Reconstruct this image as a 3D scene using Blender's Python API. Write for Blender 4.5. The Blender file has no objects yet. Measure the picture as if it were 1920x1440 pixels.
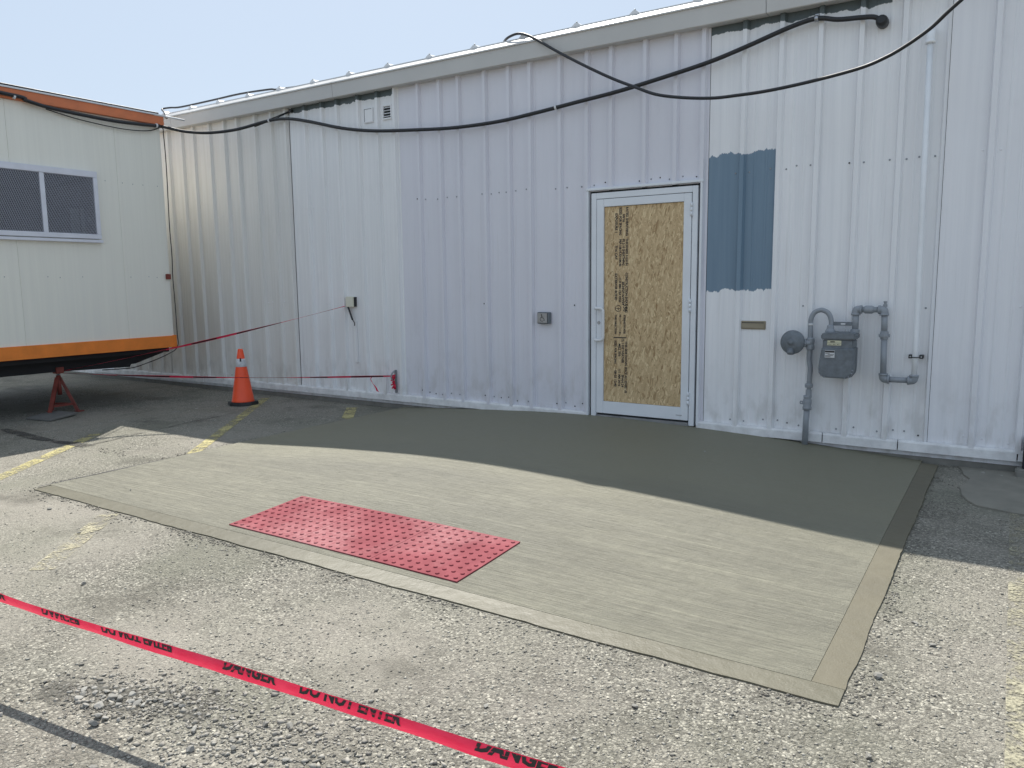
import bpy, bmesh, math, random
import numpy as np
from mathutils import Vector, Matrix, noise as mnoise

scene = bpy.context.scene
R = math.radians
rng = random.Random(7)

# ---------------------------------------------------------------- camera
cam_d = bpy.data.cameras.new("camera"); cam = bpy.data.objects.new("camera", cam_d)
scene.collection.objects.link(cam); scene.camera = cam
cam_d.sensor_width = 36.0; cam_d.lens = 1445.1 / 1920 * 36.0
cam_d.clip_start = 0.05; cam_d.clip_end = 1000
_F = Vector((-0.54027, 0.83114, -0.13160)); _R = Vector((0.83917, 0.54375, -0.01105)); _U = Vector((-0.06238, 0.11641, 0.99124))
_m = Matrix((( _R.x, _U.x, -_F.x, 0), (_R.y, _U.y, -_F.y, 0), (_R.z, _U.z, -_F.z, 0), (0, 0, 0, 1)))
cam.matrix_world = Matrix.Translation((0, -7.0118, 1.5106)) @ _m

# ---------------------------------------------------------------- light
SUN = Vector((-0.48, 0.58, 1.0)).normalized()
world = bpy.data.worlds.new("World"); scene.world = world; world.use_nodes = True
wn = world.node_tree
bg = wn.nodes["Background"]; sky = wn.nodes.new("ShaderNodeTexSky")
sky.sky_type = 'NISHITA'; sky.sun_disc = False
sky.sun_elevation = math.asin(SUN.z); sky.sun_rotation = math.atan2(SUN.x, SUN.y)
sky.altitude = 200; sky.air_density = 1.0; sky.dust_density = 1.6; sky.ozone_density = 1.0
hz = wn.nodes.new("ShaderNodeMix"); hz.data_type = 'RGBA'          # thin even high haze over the clear sky
hz.inputs[0].default_value = 0.78; hz.inputs[7].default_value = (4.7, 5.55, 6.6, 1.0)
wn.links.new(sky.outputs[0], hz.inputs[6]); wn.links.new(hz.outputs[2], bg.inputs[0]); bg.inputs[1].default_value = 0.10
sl = bpy.data.lights.new("sun", 'SUN'); so = bpy.data.objects.new("sun", sl); scene.collection.objects.link(so)
sl.energy = 4.7; sl.angle = R(0.53); sl.color = (1.0, 0.955, 0.88)
so.rotation_euler = SUN.to_track_quat('Z', 'Y').to_euler(); so.location = (-6, 7, 14)

vs = scene.view_settings
vs.view_transform = 'Standard'; vs.look = 'None'; vs.gamma = 1.0; vs.exposure = 0.44; vs.use_curve_mapping = False
scene.render.engine = 'CYCLES'
scene.cycles.max_bounces = 6; scene.cycles.diffuse_bounces = 4; scene.cycles.glossy_bounces = 3

# ---------------------------------------------------------------- node helpers
def newmat(name):
    m = bpy.data.materials.new(name); m.use_nodes = True
    return m, m.node_tree, m.node_tree.nodes["Principled BSDF"]
class NT:
    """tiny shader graph helper; sockets are passed around, floats are constants"""
    def __init__(s, nt): s.nt = nt; s._pos = None
    def n(s, t, **k):
        nd = s.nt.nodes.new(t)
        for a, b in k.items(): setattr(nd, a, b)
        return nd
    def put(s, sock, v):
        if isinstance(v, bpy.types.NodeSocket): s.nt.links.new(v, sock)
        elif v is not None: sock.default_value = v
    def pos(s):
        if s._pos is None: s._pos = s.n("ShaderNodeNewGeometry").outputs["Position"]
        return s._pos
    def xyz(s):
        q = s.n("ShaderNodeSeparateXYZ"); s.put(q.inputs[0], s.pos()); return q.outputs
    def math(s, op, a, b=None, c=None, clamp=False):
        q = s.n("ShaderNodeMath", operation=op, use_clamp=clamp)
        s.put(q.inputs[0], a)
        if b is not None: s.put(q.inputs[1], b)
        if c is not None: s.put(q.inputs[2], c)
        return q.outputs[0]
    def scaled(s, sc, loc=(0, 0, 0), rot=(0, 0, 0), vec=None):
        q = s.n("ShaderNodeMapping"); s.put(q.inputs[0], vec or s.pos())
        q.inputs["Scale"].default_value = sc; q.inputs["Location"].default_value = loc; q.inputs["Rotation"].default_value = rot
        return q.outputs[0]
    def noise(s, scale=1.0, sc=(1, 1, 1), detail=4, rough=0.55, loc=(0, 0, 0), col=False, dist=0.0):
        q = s.n("ShaderNodeTexNoise"); s.put(q.inputs["Vector"], s.scaled(sc, loc))
        q.inputs["Scale"].default_value = scale; q.inputs["Detail"].default_value = detail
        q.inputs["Roughness"].default_value = rough; q.inputs["Distortion"].default_value = dist
        return q.outputs["Color" if col else "Fac"]
    def voro(s, scale, sc=(1, 1, 1), feature='F1', out="Distance", rand=1.0, vec=None):
        q = s.n("ShaderNodeTexVoronoi", feature=feature); s.put(q.inputs["Vector"], vec or s.scaled(sc))
        q.inputs["Scale"].default_value = scale; q.inputs["Randomness"].default_value = rand
        return q.outputs[out]
    def ramp(s, fac, lo, hi, a=0.0, b=1.0):
        q = s.n("ShaderNodeMapRange"); q.clamp = True
        s.put(q.inputs[0], fac); q.inputs[1].default_value = lo; q.inputs[2].default_value = hi
        q.inputs[3].default_value = a; q.inputs[4].default_value = b
        return q.outputs[0]
    def mix(s, fac, a, b, mode='MIX'):
        q = s.n("ShaderNodeMix", data_type='RGBA', blend_type=mode)
        s.put(q.inputs[0], fac)
        for i, v in ((6, a), (7, b)):
            if isinstance(v, tuple): v = (*v, 1.0) if len(v) == 3 else v
            s.put(q.inputs[i], v)
        return q.outputs[2]
    def bump(s, h, strength=0.5, dist=0.01, normal=None):
        q = s.n("ShaderNodeBump"); s.put(q.inputs["Height"], h)
        q.inputs["Strength"].default_value = strength; q.inputs["Distance"].default_value = dist
        if normal is not None: s.put(q.inputs["Normal"], normal)
        return q.outputs[0]
    def band(s, v, lo, hi, soft=0.004):
        a = s.ramp(v, lo - soft, lo + soft); b = s.ramp(v, hi - soft, hi + soft, 1.0, 0.0)
        return s.math('MULTIPLY', a, b)

def simple(name, col, rough=0.5, metal=0.0, var=0.12, vscale=6.0, bump=0.0, bscale=60.0, spec=0.5, coat=0.0):
    m, nt, p = newmat(name); g = NT(nt)
    n = g.noise(vscale, detail=5, rough=0.6)
    dark = tuple(c * (1 - var) for c in col); light = tuple(min(1, c * (1 + var)) for c in col)
    nt.links.new(g.mix(g.ramp(n, 0.3, 0.7), dark, light), p.inputs["Base Color"])
    nt.links.new(g.ramp(n, 0.3, 0.7, max(0.02, rough - 0.08), min(1, rough + 0.08)), p.inputs["Roughness"])
    p.inputs["Metallic"].default_value = metal; p.inputs["Specular IOR Level"].default_value = spec
    if coat: p.inputs["Coat Weight"].default_value = coat
    if bump:
        nt.links.new(g.bump(g.noise(bscale, detail=3), bump, 0.004), p.inputs["Normal"])
    return m

M = {}
def wall_paint(name, white, stain, streak, unpainted=None, patch=False):
    """brushed white paint over old blue-grey sheet metal"""
    m, nt, p = newmat(name); g = NT(nt)
    x, y, z = g.xyz()
    st = g.noise(1.0, sc=(22, 22, 0.55), detail=4, rough=0.65)
    st2 = g.noise(1.0, sc=(70, 70, 1.6), detail=3, rough=0.6, loc=(3, 1, 7))
    big = g.noise(0.7, detail=3, loc=(11, 0, 5))
    c = g.mix(g.ramp(st, 0.35, 0.72, 0, streak), white, stain)
    c = g.mix(g.ramp(st2, 0.5, 0.8, 0, streak * 0.7), c, tuple(a * 0.93 for a in white))
    c = g.mix(g.ramp(big, 0.42, 0.7, 0, 0.5), c, tuple(a * 0.90 for a in white))
    low = g.math('MULTIPLY', g.ramp(z, 0.75, 0.1), g.ramp(g.noise(9, sc=(1, 1, 0.5), detail=3), 0.48, 0.66))
    c = g.mix(g.math('MULTIPLY', low, 0.42), c, (0.40, 0.38, 0.34))
    run = g.math('MULTIPLY', g.ramp(g.noise(1.0, sc=(38, 38, 0.9), detail=3, rough=0.6, loc=(2, 0, 9)), 0.60, 0.74), g.ramp(z, 2.46, 2.40))
    c = g.mix(g.math('MULTIPLY', run, 0.22), c, (0.45, 0.43, 0.39))
    scf = g.ramp(g.noise(3.3, sc=(1, 1, 0.45), detail=5, rough=0.75, loc=(7, 7, 1)), 0.56, 0.70)
    c = g.mix(g.math('MULTIPLY', scf, 0.22), c, tuple(a * 0.78 for a in white))
    slate = (0.155, 0.235, 0.315)
    slate = g.mix(g.ramp(st, 0.3, 0.75), slate, (0.20, 0.285, 0.365))
    if unpainted:
        xa, xb, zc = unpainted
        wob = g.noise(5.0, sc=(1, 0, 0.1), detail=5, rough=0.7)
        e = g.math('ADD', z, g.math('MULTIPLY_ADD', wob, 0.10, -0.05))
        mk = g.math('MULTIPLY', g.ramp(e, zc - 0.003, zc + 0.003), g.band(x, xa, xb))
        c = g.mix(mk, c, (0.10, 0.125, 0.13))
    if patch:
        j1 = g.noise(5.0, sc=(1, 0, 0.12), detail=6, rough=0.72)
        j2 = g.noise(6.0, sc=(0.05, 0, 1), detail=4, rough=0.6, loc=(4, 4, 4))
        e = g.math('ADD', z, g.math('MULTIPLY_ADD', j1, 0.24, -0.12))
        ex = g.math('ADD', x, g.math('MULTIPLY_ADD', j2, 0.03, -0.015))
        mk = g.math('MULTIPLY', g.band(e, 1.415, 2.605, 0.003), g.band(ex, -2.6, -1.808, 0.003))
        c = g.mix(mk, c, slate)
    nt.links.new(c, p.inputs["Base Color"])
    p.inputs["Roughness"].default_value = 0.42; p.inputs["Specular IOR Level"].default_value = 0.4
    oil = g.noise(2.2, sc=(1, 1, 0.6), detail=1)
    nt.links.new(g.bump(oil, 0.55, 0.025), p.inputs["Normal"])
    return m
M['wall1'] = wall_paint('paint_weathered_grey', (0.80, 0.795, 0.775), (0.66, 0.65, 0.61), 0.7)
M['wall2'] = wall_paint('paint_fresh_white', (0.875, 0.88, 0.885), (0.74, 0.75, 0.765), 0.75, unpainted=(-7.86, -6.12, 3.655))
M['wall3'] = wall_paint('paint_lilac_white', (0.75, 0.75, 0.805), (0.68, 0.68, 0.735), 0.4)
M['wall4'] = wall_paint('paint_patched_white', (0.885, 0.89, 0.90), (0.75, 0.76, 0.785), 0.75, unpainted=(-2.6, -0.95, 3.655), patch=True)
M['wall5'] = wall_paint('paint_white', (0.85, 0.855, 0.88), (0.74, 0.75, 0.785), 0.6)
M['trim'] = simple('white_trim', (0.78, 0.785, 0.79), 0.5, var=0.14, vscale=9, bump=0.15)
M['fascia'] = simple('fascia_grey', (0.56, 0.555, 0.54), 0.45, var=0.05, vscale=1.5)
M['roof'] = simple('roof_white', (0.74, 0.75, 0.76), 0.4, var=0.05)
M['alu'] = simple('door_paint', (0.76, 0.79, 0.825), 0.38, var=0.05, vscale=3)
M['dark'] = simple('dark_gap', (0.02, 0.022, 0.025), 0.7)
M['steel'] = simple('steel', (0.42, 0.43, 0.45), 0.35, metal=0.9)
M['screw'] = simple('screw_grey', (0.30, 0.32, 0.34), 0.5, metal=0.3)
M['hole'] = simple('screw_black', (0.015, 0.016, 0.02), 0.6)
M['black'] = simple('black_rubber', (0.018, 0.019, 0.022), 0.45, var=0.3, vscale=20)
M['gas'] = simple('meter_grey_paint', (0.160, 0.180, 0.198), 0.52, var=0.22, vscale=22, bump=0.3, bscale=70)
M['gas2'] = simple('pipe_grey_paint', (0.285, 0.31, 0.34), 0.42, var=0.10, vscale=14, bump=0.1, bscale=90)
M['pipew'] = simple('white_pipe_paint', (0.82, 0.84, 0.86), 0.4, var=0.05)
M['cream'] = simple('cream_plastic', (0.70, 0.69, 0.58), 0.5, var=0.06)
M['label'] = simple('yellow_label', (0.66, 0.64, 0.46), 0.45, var=0.06)
M['labelw'] = simple('white_label', (0.66, 0.67, 0.68), 0.4, var=0.06)
M['print'] = simple('print_black', (0.03, 0.028, 0.028), 0.6)
M['brass'] = simple('brass', (0.30, 0.27, 0.20), 0.4, metal=0.35, var=0.15)
M['cone'] = simple('cone_orange', (0.95, 0.10, 0.03), 0.42, var=0.08, vscale=4, bump=0.05)
M['reflect'] = simple('reflective_white', (0.60, 0.62, 0.64), 0.35, var=0.15, vscale=30)
M['jack'] = simple('jack_red', (0.21, 0.045, 0.032), 0.55, var=0.3, vscale=15, bump=0.15)
M['orange'] = simple('rim_orange', (0.84, 0.24, 0.035), 0.5, var=0.10, vscale=7)
M['rust_or'] = simple('fascia_rust_orange', (0.64, 0.19, 0.075), 0.55, var=0.14, vscale=5)
M['chassis'] = simple('chassis_black', (0.012, 0.012, 0.014), 0.7, var=0.3)
M['found'] = simple('foundation_grey', (0.20, 0.195, 0.175), 0.9, var=0.25, vscale=6, bump=0.5, bscale=40)
M['pad'] = simple('jack_plate_grey', (0.17, 0.168, 0.158), 0.7, var=0.2)
M['patch'] = simple('concrete_patch_grey', (0.215, 0.205, 0.172), 0.9, var=0.16, vscale=5, bump=0.4, bscale=50)
M['winframe'] = simple('window_frame_grey', (0.72, 0.73, 0.79), 0.4, var=0.06)
M['meshwire'] = simple('screen_wire', (0.46, 0.47, 0.53), 0.45, var=0.05)
M['pale_strips'] = simple('pale_grey', (0.22, 0.24, 0.22), 0.8)
def glass_mat():
    m, nt, p = newmat('window_glass')
    g = NT(nt); tr = g.n("ShaderNodeBsdfTransparent"); tr.inputs[0].default_value = (0.75, 0.78, 0.8, 1)
    gl = g.n("ShaderNodeBsdfGlossy"); gl.inputs["Roughness"].default_value = 0.03; gl.inputs["Color"].default_value = (0.9, 0.93, 1, 1)
    fr = g.n("ShaderNodeFresnel"); fr.inputs[0].default_value = 1.5
    mx = g.n("ShaderNodeMixShader"); nt.links.new(fr.outputs[0], mx.inputs[0]); nt.links.new(tr.outputs[0], mx.inputs[1]); nt.links.new(gl.outputs[0], mx.inputs[2])
    nt.links.new(mx.outputs[0], nt.nodes["Material Output"].inputs[0]); return m
M['glass'] = glass_mat()

def siding_mat():
    m, nt, p = newmat('trailer_siding'); g = NT(nt); x, y, z = g.xyz()
    st = g.noise(1.0, sc=(20, 20, 0.5), detail=5, rough=0.65)
    big = g.noise(0.8, detail=3)
    c = g.mix(g.ramp(st, 0.36, 0.70, 0, 0.55), (0.87, 0.85, 0.755), (0.76, 0.74, 0.66))
    c = g.mix(g.ramp(big, 0.4, 0.7, 0, 0.4), c, (0.84, 0.83, 0.765))
    lo = g.math('MULTIPLY', g.ramp(z, 1.9, 0.8), g.ramp(st, 0.5, 0.7))
    c = g.mix(g.math('MULTIPLY', lo, 0.5), c, (0.84, 0.83, 0.77))
    nt.links.new(c, p.inputs["Base Color"]); p.inputs["Roughness"].default_value = 0.55
    w = g.n("ShaderNodeTexWave", wave_type='BANDS', bands_direction='Y'); nt.links.new(g.pos(), w.inputs[0]); w.inputs["Scale"].default_value = 2.05
    w.inputs["Distortion"].default_value = 0.0
    nt.links.new(g.bump(g.ramp(w.outputs["Fac"], 0.9, 1.0), 0.10, 0.002), p.inputs["Normal"]); return m
M['siding'] = siding_mat()

def osb_mat():
    m, nt, p = newmat('oriented_strand_board'); g = NT(nt)
    col = None; h = None
    for i, (rot, sc, loc) in enumerate((((0, 1.5, 0), (72, 1, 22), (7, 3, 1)), ((0, -1.15, 0), (70, 1, 19), (9, 2, 6)), ((0, 0.95, 0), (80, 1, 20), (3, 1, 2)), ((0, -0.7, 0), (76, 1, 20), (5, 5, 9)), ((0, 0.4, 0), (85, 1, 21), (0, 0, 0)), ((0, -0.2, 0), (82, 1, 18), (1, 8, 4)))):
        v = g.scaled(sc, loc, (0, 0, 0), g.scaled((1, 1, 1), (0, 0, 0), rot))
        vn = g.n("ShaderNodeTexVoronoi"); nt.links.new(v, vn.inputs["Vector"]); vn.inputs["Scale"].default_value = 1.0
        sp = g.n("ShaderNodeSeparateColor"); nt.links.new(vn.outputs["Color"], sp.inputs[0])
        rr = g.n("ShaderNodeValToRGB"); nt.links.new(sp.outputs[0], rr.inputs[0]); e = rr.color_ramp.elements
        e[0].position = 0.0; e[0].color = (0.33, 0.205, 0.09, 1); e[1].position = 1.0; e[1].color = (0.80, 0.63, 0.37, 1)
        a = e.new(0.2); a.color = (0.54, 0.385, 0.205, 1); a = e.new(0.75); a.color = (0.65, 0.48, 0.27, 1)
        if col is None: col, h = rr.outputs[0], sp.outputs[1]
        else:
            k = g.ramp(sp.outputs[2], 0.42, 0.5)
            col = g.mix(k, col, rr.outputs[0]); h = g.math('ADD', g.math('MULTIPLY', h, 0.6), g.math('MULTIPLY', sp.outputs[1], 0.4))
    dk = g.noise(1.0, sc=(30, 1, 24), detail=3, rough=0.7, loc=(2, 2, 2), dist=3.5)
    col = g.mix(g.ramp(dk, 0.63, 0.69), col, (0.13, 0.085, 0.04))
    fine = g.noise(1.0, sc=(160, 1, 60), detail=2)
    col = g.mix(g.ramp(fine, 0.4, 0.75, 0, 0.3), col, (0.36, 0.26, 0.15))
    nt.links.new(col, p.inputs["Base Color"]); p.inputs["Roughness"].default_value = 0.65
    nt.links.new(g.bump(fine, 0.25, 0.002), p.inputs["Normal"]); return m
M['osb'] = osb_mat()

def asphalt_mat(name='asphalt_chipped', lift=1.0):
    m, nt, p = newmat(name); g = NT(nt)
    warp = g.n("ShaderNodeVectorMath", operation='MULTIPLY_ADD')
    nt.links.new(g.noise(60, col=True, detail=0), warp.inputs[0]); warp.inputs[1].default_value = (0.012, 0.012, 0); nt.links.new(g.pos(), warp.inputs[2])
    def vor(scale):
        q = g.n("ShaderNodeTexVoronoi"); nt.links.new(warp.outputs[0], q.inputs["Vector"]); q.inputs["Scale"].default_value = scale
        s = g.n("ShaderNodeSeparateColor"); nt.links.new(q.outputs["Color"], s.inputs[0]); return q.outputs["Distance"], s.outputs
    d1, c1 = vor(105); d2, c2 = vor(230)
    rr = g.n("ShaderNodeValToRGB"); nt.links.new(c1[0], rr.inputs[0]); e = rr.color_ramp.elements
    e[0].position = 0.0; e[0].color = (0.09, 0.085, 0.069, 1); e[1].position = 1.0; e[1].color = (0.56, 0.533, 0.445, 1)
    a = e.new(0.28); a.color = (0.205, 0.196, 0.163, 1); a = e.new(0.78); a.color = (0.325, 0.311, 0.260, 1)
    col = rr.outputs[0]
    fineg = g.mix(c2[0], (0.205, 0.194, 0.160), (0.355, 0.337, 0.280))
    big = g.noise(0.55, detail=2, rough=0.6); mid = g.noise(2.6, detail=4, rough=0.65, loc=(5, 2, 0))
    dusty = g.ramp(g.math('ADD', g.math('MULTIPLY', big, 0.5), g.math('MULTIPLY', mid, 0.5)), 0.44, 0.58)
    col = g.mix(g.math('MULTIPLY', dusty, 0.85), col, fineg)
    col = g.mix(g.ramp(d1, 0.45, 0.75, 0, 0.55), col, (0.10, 0.095, 0.085))      # binder between chips
    tint = g.noise(0.9, detail=3, loc=(9, 4, 0))
    col = g.mix(g.ramp(tint, 0.48, 0.66, 0, 0.4), col, (0.305, 0.278, 0.243))
    col = g.mix(g.ramp(tint, 0.47, 0.33, 0, 0.5), col, (0.165, 0.167, 0.128))
    stain = g.noise(1.7, detail=4, rough=0.7, loc=(1, 7, 0))
    col = g.mix(g.ramp(stain, 0.52, 0.70, 0, 0.65), col, (0.098, 0.092, 0.075))
    nt.links.new(col, p.inputs["Base Color"]); p.inputs["Roughness"].default_value = 0.85; p.inputs["Specular IOR Level"].default_value = 0.3
    h = g.math('ADD', g.math('MULTIPLY', g.math('SUBTRACT', 1.0, d1), g.math('MULTIPLY_ADD', c1[1], 0.7, 0.3)), g.math('MULTIPLY', g.math('SUBTRACT', 1.0, d2), 0.35))
    h = g.math('MULTIPLY', h, g.ramp(big, 0.42, 0.6, 1.0, 0.4))
    nt.links.new(g.bump(h, 0.95, 0.009), p.inputs["Normal"]); return m
M['asphalt'] = asphalt_mat()

def concrete_mat(name, broom, tone, rough, damp=False):
    m, nt, p = newmat(name); g = NT(nt); x, y, z = g.xyz()
    big = g.noise(0.9, sc=(0.5, 1.4, 1), detail=5, rough=0.6); fine = g.noise(120, detail=3, rough=0.6)
    c = g.mix(g.ramp(big, 0.36, 0.66), tuple(t * (0.72 if broom else 0.84) for t in tone), tuple(t * 1.12 for t in tone))
    c = g.mix(g.ramp(fine, 0.35, 0.75, 0, 0.3 if broom else 0.12), c, tuple(t * 0.68 for t in tone))
    if broom:
        ln = g.noise(1.0, sc=(1.6, 85, 1), detail=3, rough=0.75); ln2 = g.noise(1.0, sc=(0.45, 26, 1), detail=3, rough=0.7, loc=(5, 5, 0))
        pore = g.noise(260, detail=1, rough=0.6); blot = g.noise(2.3, sc=(0.55, 1.6, 1), detail=4, rough=0.7, loc=(8, 3, 0)); dap = g.noise(11, detail=3, rough=0.7, loc=(2, 9, 0))
        land_shade = g.ramp(g.math('ADD', y, g.math('MULTIPLY', big, 0.8)), -2.3, -1.5); keepf = g.math('MULTIPLY_ADD', land_shade, -0.8, 1.0)
        rough_zone = g.ramp(g.math('ADD', g.math('MULTIPLY', y, -1.0), g.math('MULTIPLY', blot, 0.8)), 2.4, 3.2)
        c = g.mix(g.math('MULTIPLY', keepf, g.ramp(blot, 0.46, 0.66, 0, 0.55)), c, tuple(t * 0.66 for t in tone))
        c = g.mix(g.math('MULTIPLY', keepf, g.ramp(ln, 0.47, 0.62, 0, 0.62)), c, tuple(t * 0.52 for t in tone))
        c = g.mix(g.math('MULTIPLY', keepf, g.ramp(ln2, 0.54, 0.70, 0, 0.5)), c, tuple(t * 1.38 for t in tone))
        c = g.mix(g.math('MULTIPLY', rough_zone, g.ramp(dap, 0.45, 0.72, 0, 0.5)), c, tuple(t * 0.62 for t in tone))
        c = g.mix(g.ramp(pore, 0.52, 0.74, 0, 0.5), c, tuple(t * 0.55 for t in tone))
        h = g.math('ADD', g.math('MULTIPLY', ln, 0.9), g.math('ADD', g.math('MULTIPLY', pore, 0.25), g.math('MULTIPLY', dap, 0.6)))
        nt.links.new(g.bump(h, 1.0, 0.014), p.inputs["Normal"])
        # the trowelled landing by the door is smoother; eave shade tinted into its colour
        c = g.mix(g.math('MULTIPLY', land_shade, 0.75), c, (tone[0] * 1.0, tone[1] * 0.98, tone[2] * 0.90))
    else:
        mott = g.noise(14, detail=4); c = g.mix(g.ramp(mott, 0.45, 0.7, 0, 0.35), c, (tone[0] * 0.8, tone[1] * 0.77, tone[2] * 0.7))
        nt.links.new(g.bump(g.math('ADD', mott, g.math('MULTIPLY', fine, 0.3)), 0.5, 0.008), p.inputs["Normal"])
    nt.links.new(c, p.inputs["Base Color"]); nt.links.new(g.ramp(big, 0.3, 0.7, rough - 0.06, rough + 0.06), p.inputs["Roughness"])
    p.inputs["Specular IOR Level"].default_value = 0.5; return m
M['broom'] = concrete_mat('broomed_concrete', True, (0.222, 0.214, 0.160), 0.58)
M['trowel'] = concrete_mat('trowelled_concrete', False, (0.128, 0.120, 0.084), 0.42)
M['trowel_damp'] = concrete_mat('trowelled_damp_concrete', False, (0.135, 0.122, 0.082), 0.66)

def tactile_mat():
    m, nt, p = newmat('tactile_red'); g = NT(nt)
    a = g.noise(5, detail=6, rough=0.7); b = g.noise(40, detail=3)
    sp = g.noise(1.7, detail=4, loc=(2, 5, 0))
    c = g.mix(g.ramp(a, 0.4, 0.65), (0.215, 0.040, 0.052), (0.29, 0.068, 0.082))
    c = g.mix(g.math('MULTIPLY', g.ramp(sp, 0.47, 0.64), g.ramp(b, 0.35, 0.7, 0.25, 0.85)), c, (0.40, 0.19, 0.195))
    nt.links.new(c, p.inputs["Base Color"]); p.inputs["Roughness"].default_value = 0.75; p.inputs["Specular IOR Level"].default_value = 0.2
    nt.links.new(g.bump(b, 0.3, 0.003), p.inputs["Normal"]); return m
M['tactile'] = tactile_mat()

def worn_line(name, col, keep):
    m, nt, p = newmat(name); g = NT(nt)
    ag = g.voro(75); n = g.noise(5, detail=6, rough=0.75); f = g.noise(70, detail=3, rough=0.7)
    k = g.math('ADD', g.math('MULTIPLY', n, 0.9), g.math('MULTIPLY', f, 0.6))
    al = g.ramp(k, keep, keep + 0.16)
    nt.links.new(al, p.inputs["Alpha"])
    nt.links.new(g.mix(g.ramp(f, 0.3, 0.7), tuple(t * 0.8 for t in col), col), p.inputs["Base Color"])
    p.inputs["Roughness"].default_value = 0.8
    nt.links.new(g.bump(ag, 0.8, 0.006), p.inputs["Normal"]); return m
M['yellow'] = worn_line('worn_yellow_paint', (0.52, 0.46, 0.21), 0.66)
M['yellow_faint'] = worn_line('faded_yellow_paint', (0.48, 0.44, 0.30), 0.73)
M['yellow_pale'] = worn_line('pale_yellow_paint', (0.38, 0.355, 0.25), 0.71)
M['patch_dark'] = worn_line('broken_asphalt', (0.115, 0.11, 0.092), 0.72)
M['whiteline'] = worn_line('worn_white_paint', (0.42, 0.41, 0.37), 0.72)
M['crack'] = worn_line('crack_filler', (0.07, 0.067, 0.06), 0.64)

def tape_mat():
    m, nt, p = newmat('barricade_tape_red'); g = NT(nt)
    n = g.noise(9, sc=(1, 3, 3), detail=3)
    c = g.mix(g.ramp(n, 0.35, 0.7), (0.78, 0.025, 0.085), (0.86, 0.05, 0.12))
    nt.links.new(c, p.inputs["Base Color"]); p.inputs["Roughness"].default_value = 0.3
    nt.links.new(g.bump(g.noise(1.0, sc=(24, 60, 60), detail=3, dist=0.6), 0.7, 0.006), p.inputs["Normal"])
    tl = g.n("ShaderNodeBsdfTranslucent"); nt.links.new(c, tl.inputs[0])
    mx = g.n("ShaderNodeMixShader"); mx.inputs[0].default_value = 0.35
    nt.links.new(p.outputs[0], mx.inputs[1]); nt.links.new(tl.outputs[0], mx.inputs[2]); nt.links.new(mx.outputs[0], nt.nodes["Material Output"].inputs[0])
    return m
M['tape'] = tape_mat()

def stone_mat(name, lo, hi):
    m, nt, p = newmat(name); g = NT(nt)
    at = g.n("ShaderNodeAttribute"); at.attribute_name = 'tone'
    oi = g.n("ShaderNodeObjectInfo")
    f = g.math('ADD', at.outputs["Fac"], g.math('MULTIPLY', oi.outputs["Random"], 0.5))
    n = g.noise(120, detail=3)
    c = g.mix(g.math('ADD', f, g.math('MULTIPLY_ADD', n, 0.3, -0.15)), lo, hi)
    nt.links.new(c, p.inputs["Base Color"]); p.inputs["Roughness"].default_value = 0.85
    nt.links.new(g.bump(n, 0.3, 0.002), p.inputs["Normal"]); return m
M['chip'] = stone_mat('stone_chips', (0.12, 0.114, 0.098), (0.45, 0.43, 0.37))
M['crumb'] = stone_mat('asphalt_crumbs', (0.07, 0.065, 0.054), (0.25, 0.235, 0.20))
M['stone'] = stone_mat('loose_stone', (0.20, 0.194, 0.175), (0.38, 0.37, 0.335))
M['rubble'] = stone_mat('rubble', (0.10, 0.095, 0.082), (0.38, 0.36, 0.315))

# ---------------------------------------------------------------- object helpers
COL = scene.collection
def link(name, me, mat=None, parent=None, loc=None):
    o = bpy.data.objects.new(name, me); COL.objects.link(o)
    if mat is not None and me is not None and not me.materials: me.materials.append(mat)
    if parent is not None: o.parent = parent
    if loc is not None: o.location = loc
    return o
def tag(o, label=None, cat=None, group=None, kind=None):
    if label: o['label'] = label
    if cat: o['category'] = cat
    if group: o['group'] = group
    if kind: o['kind'] = kind
    return o
def empty(name, loc, label, cat, group=None):
    o = bpy.data.objects.new(name, None); COL.objects.link(o); o.location = loc; o.empty_display_size = 0.1
    bpy.context.view_layer.update()
    return tag(o, label, cat, group)

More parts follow.
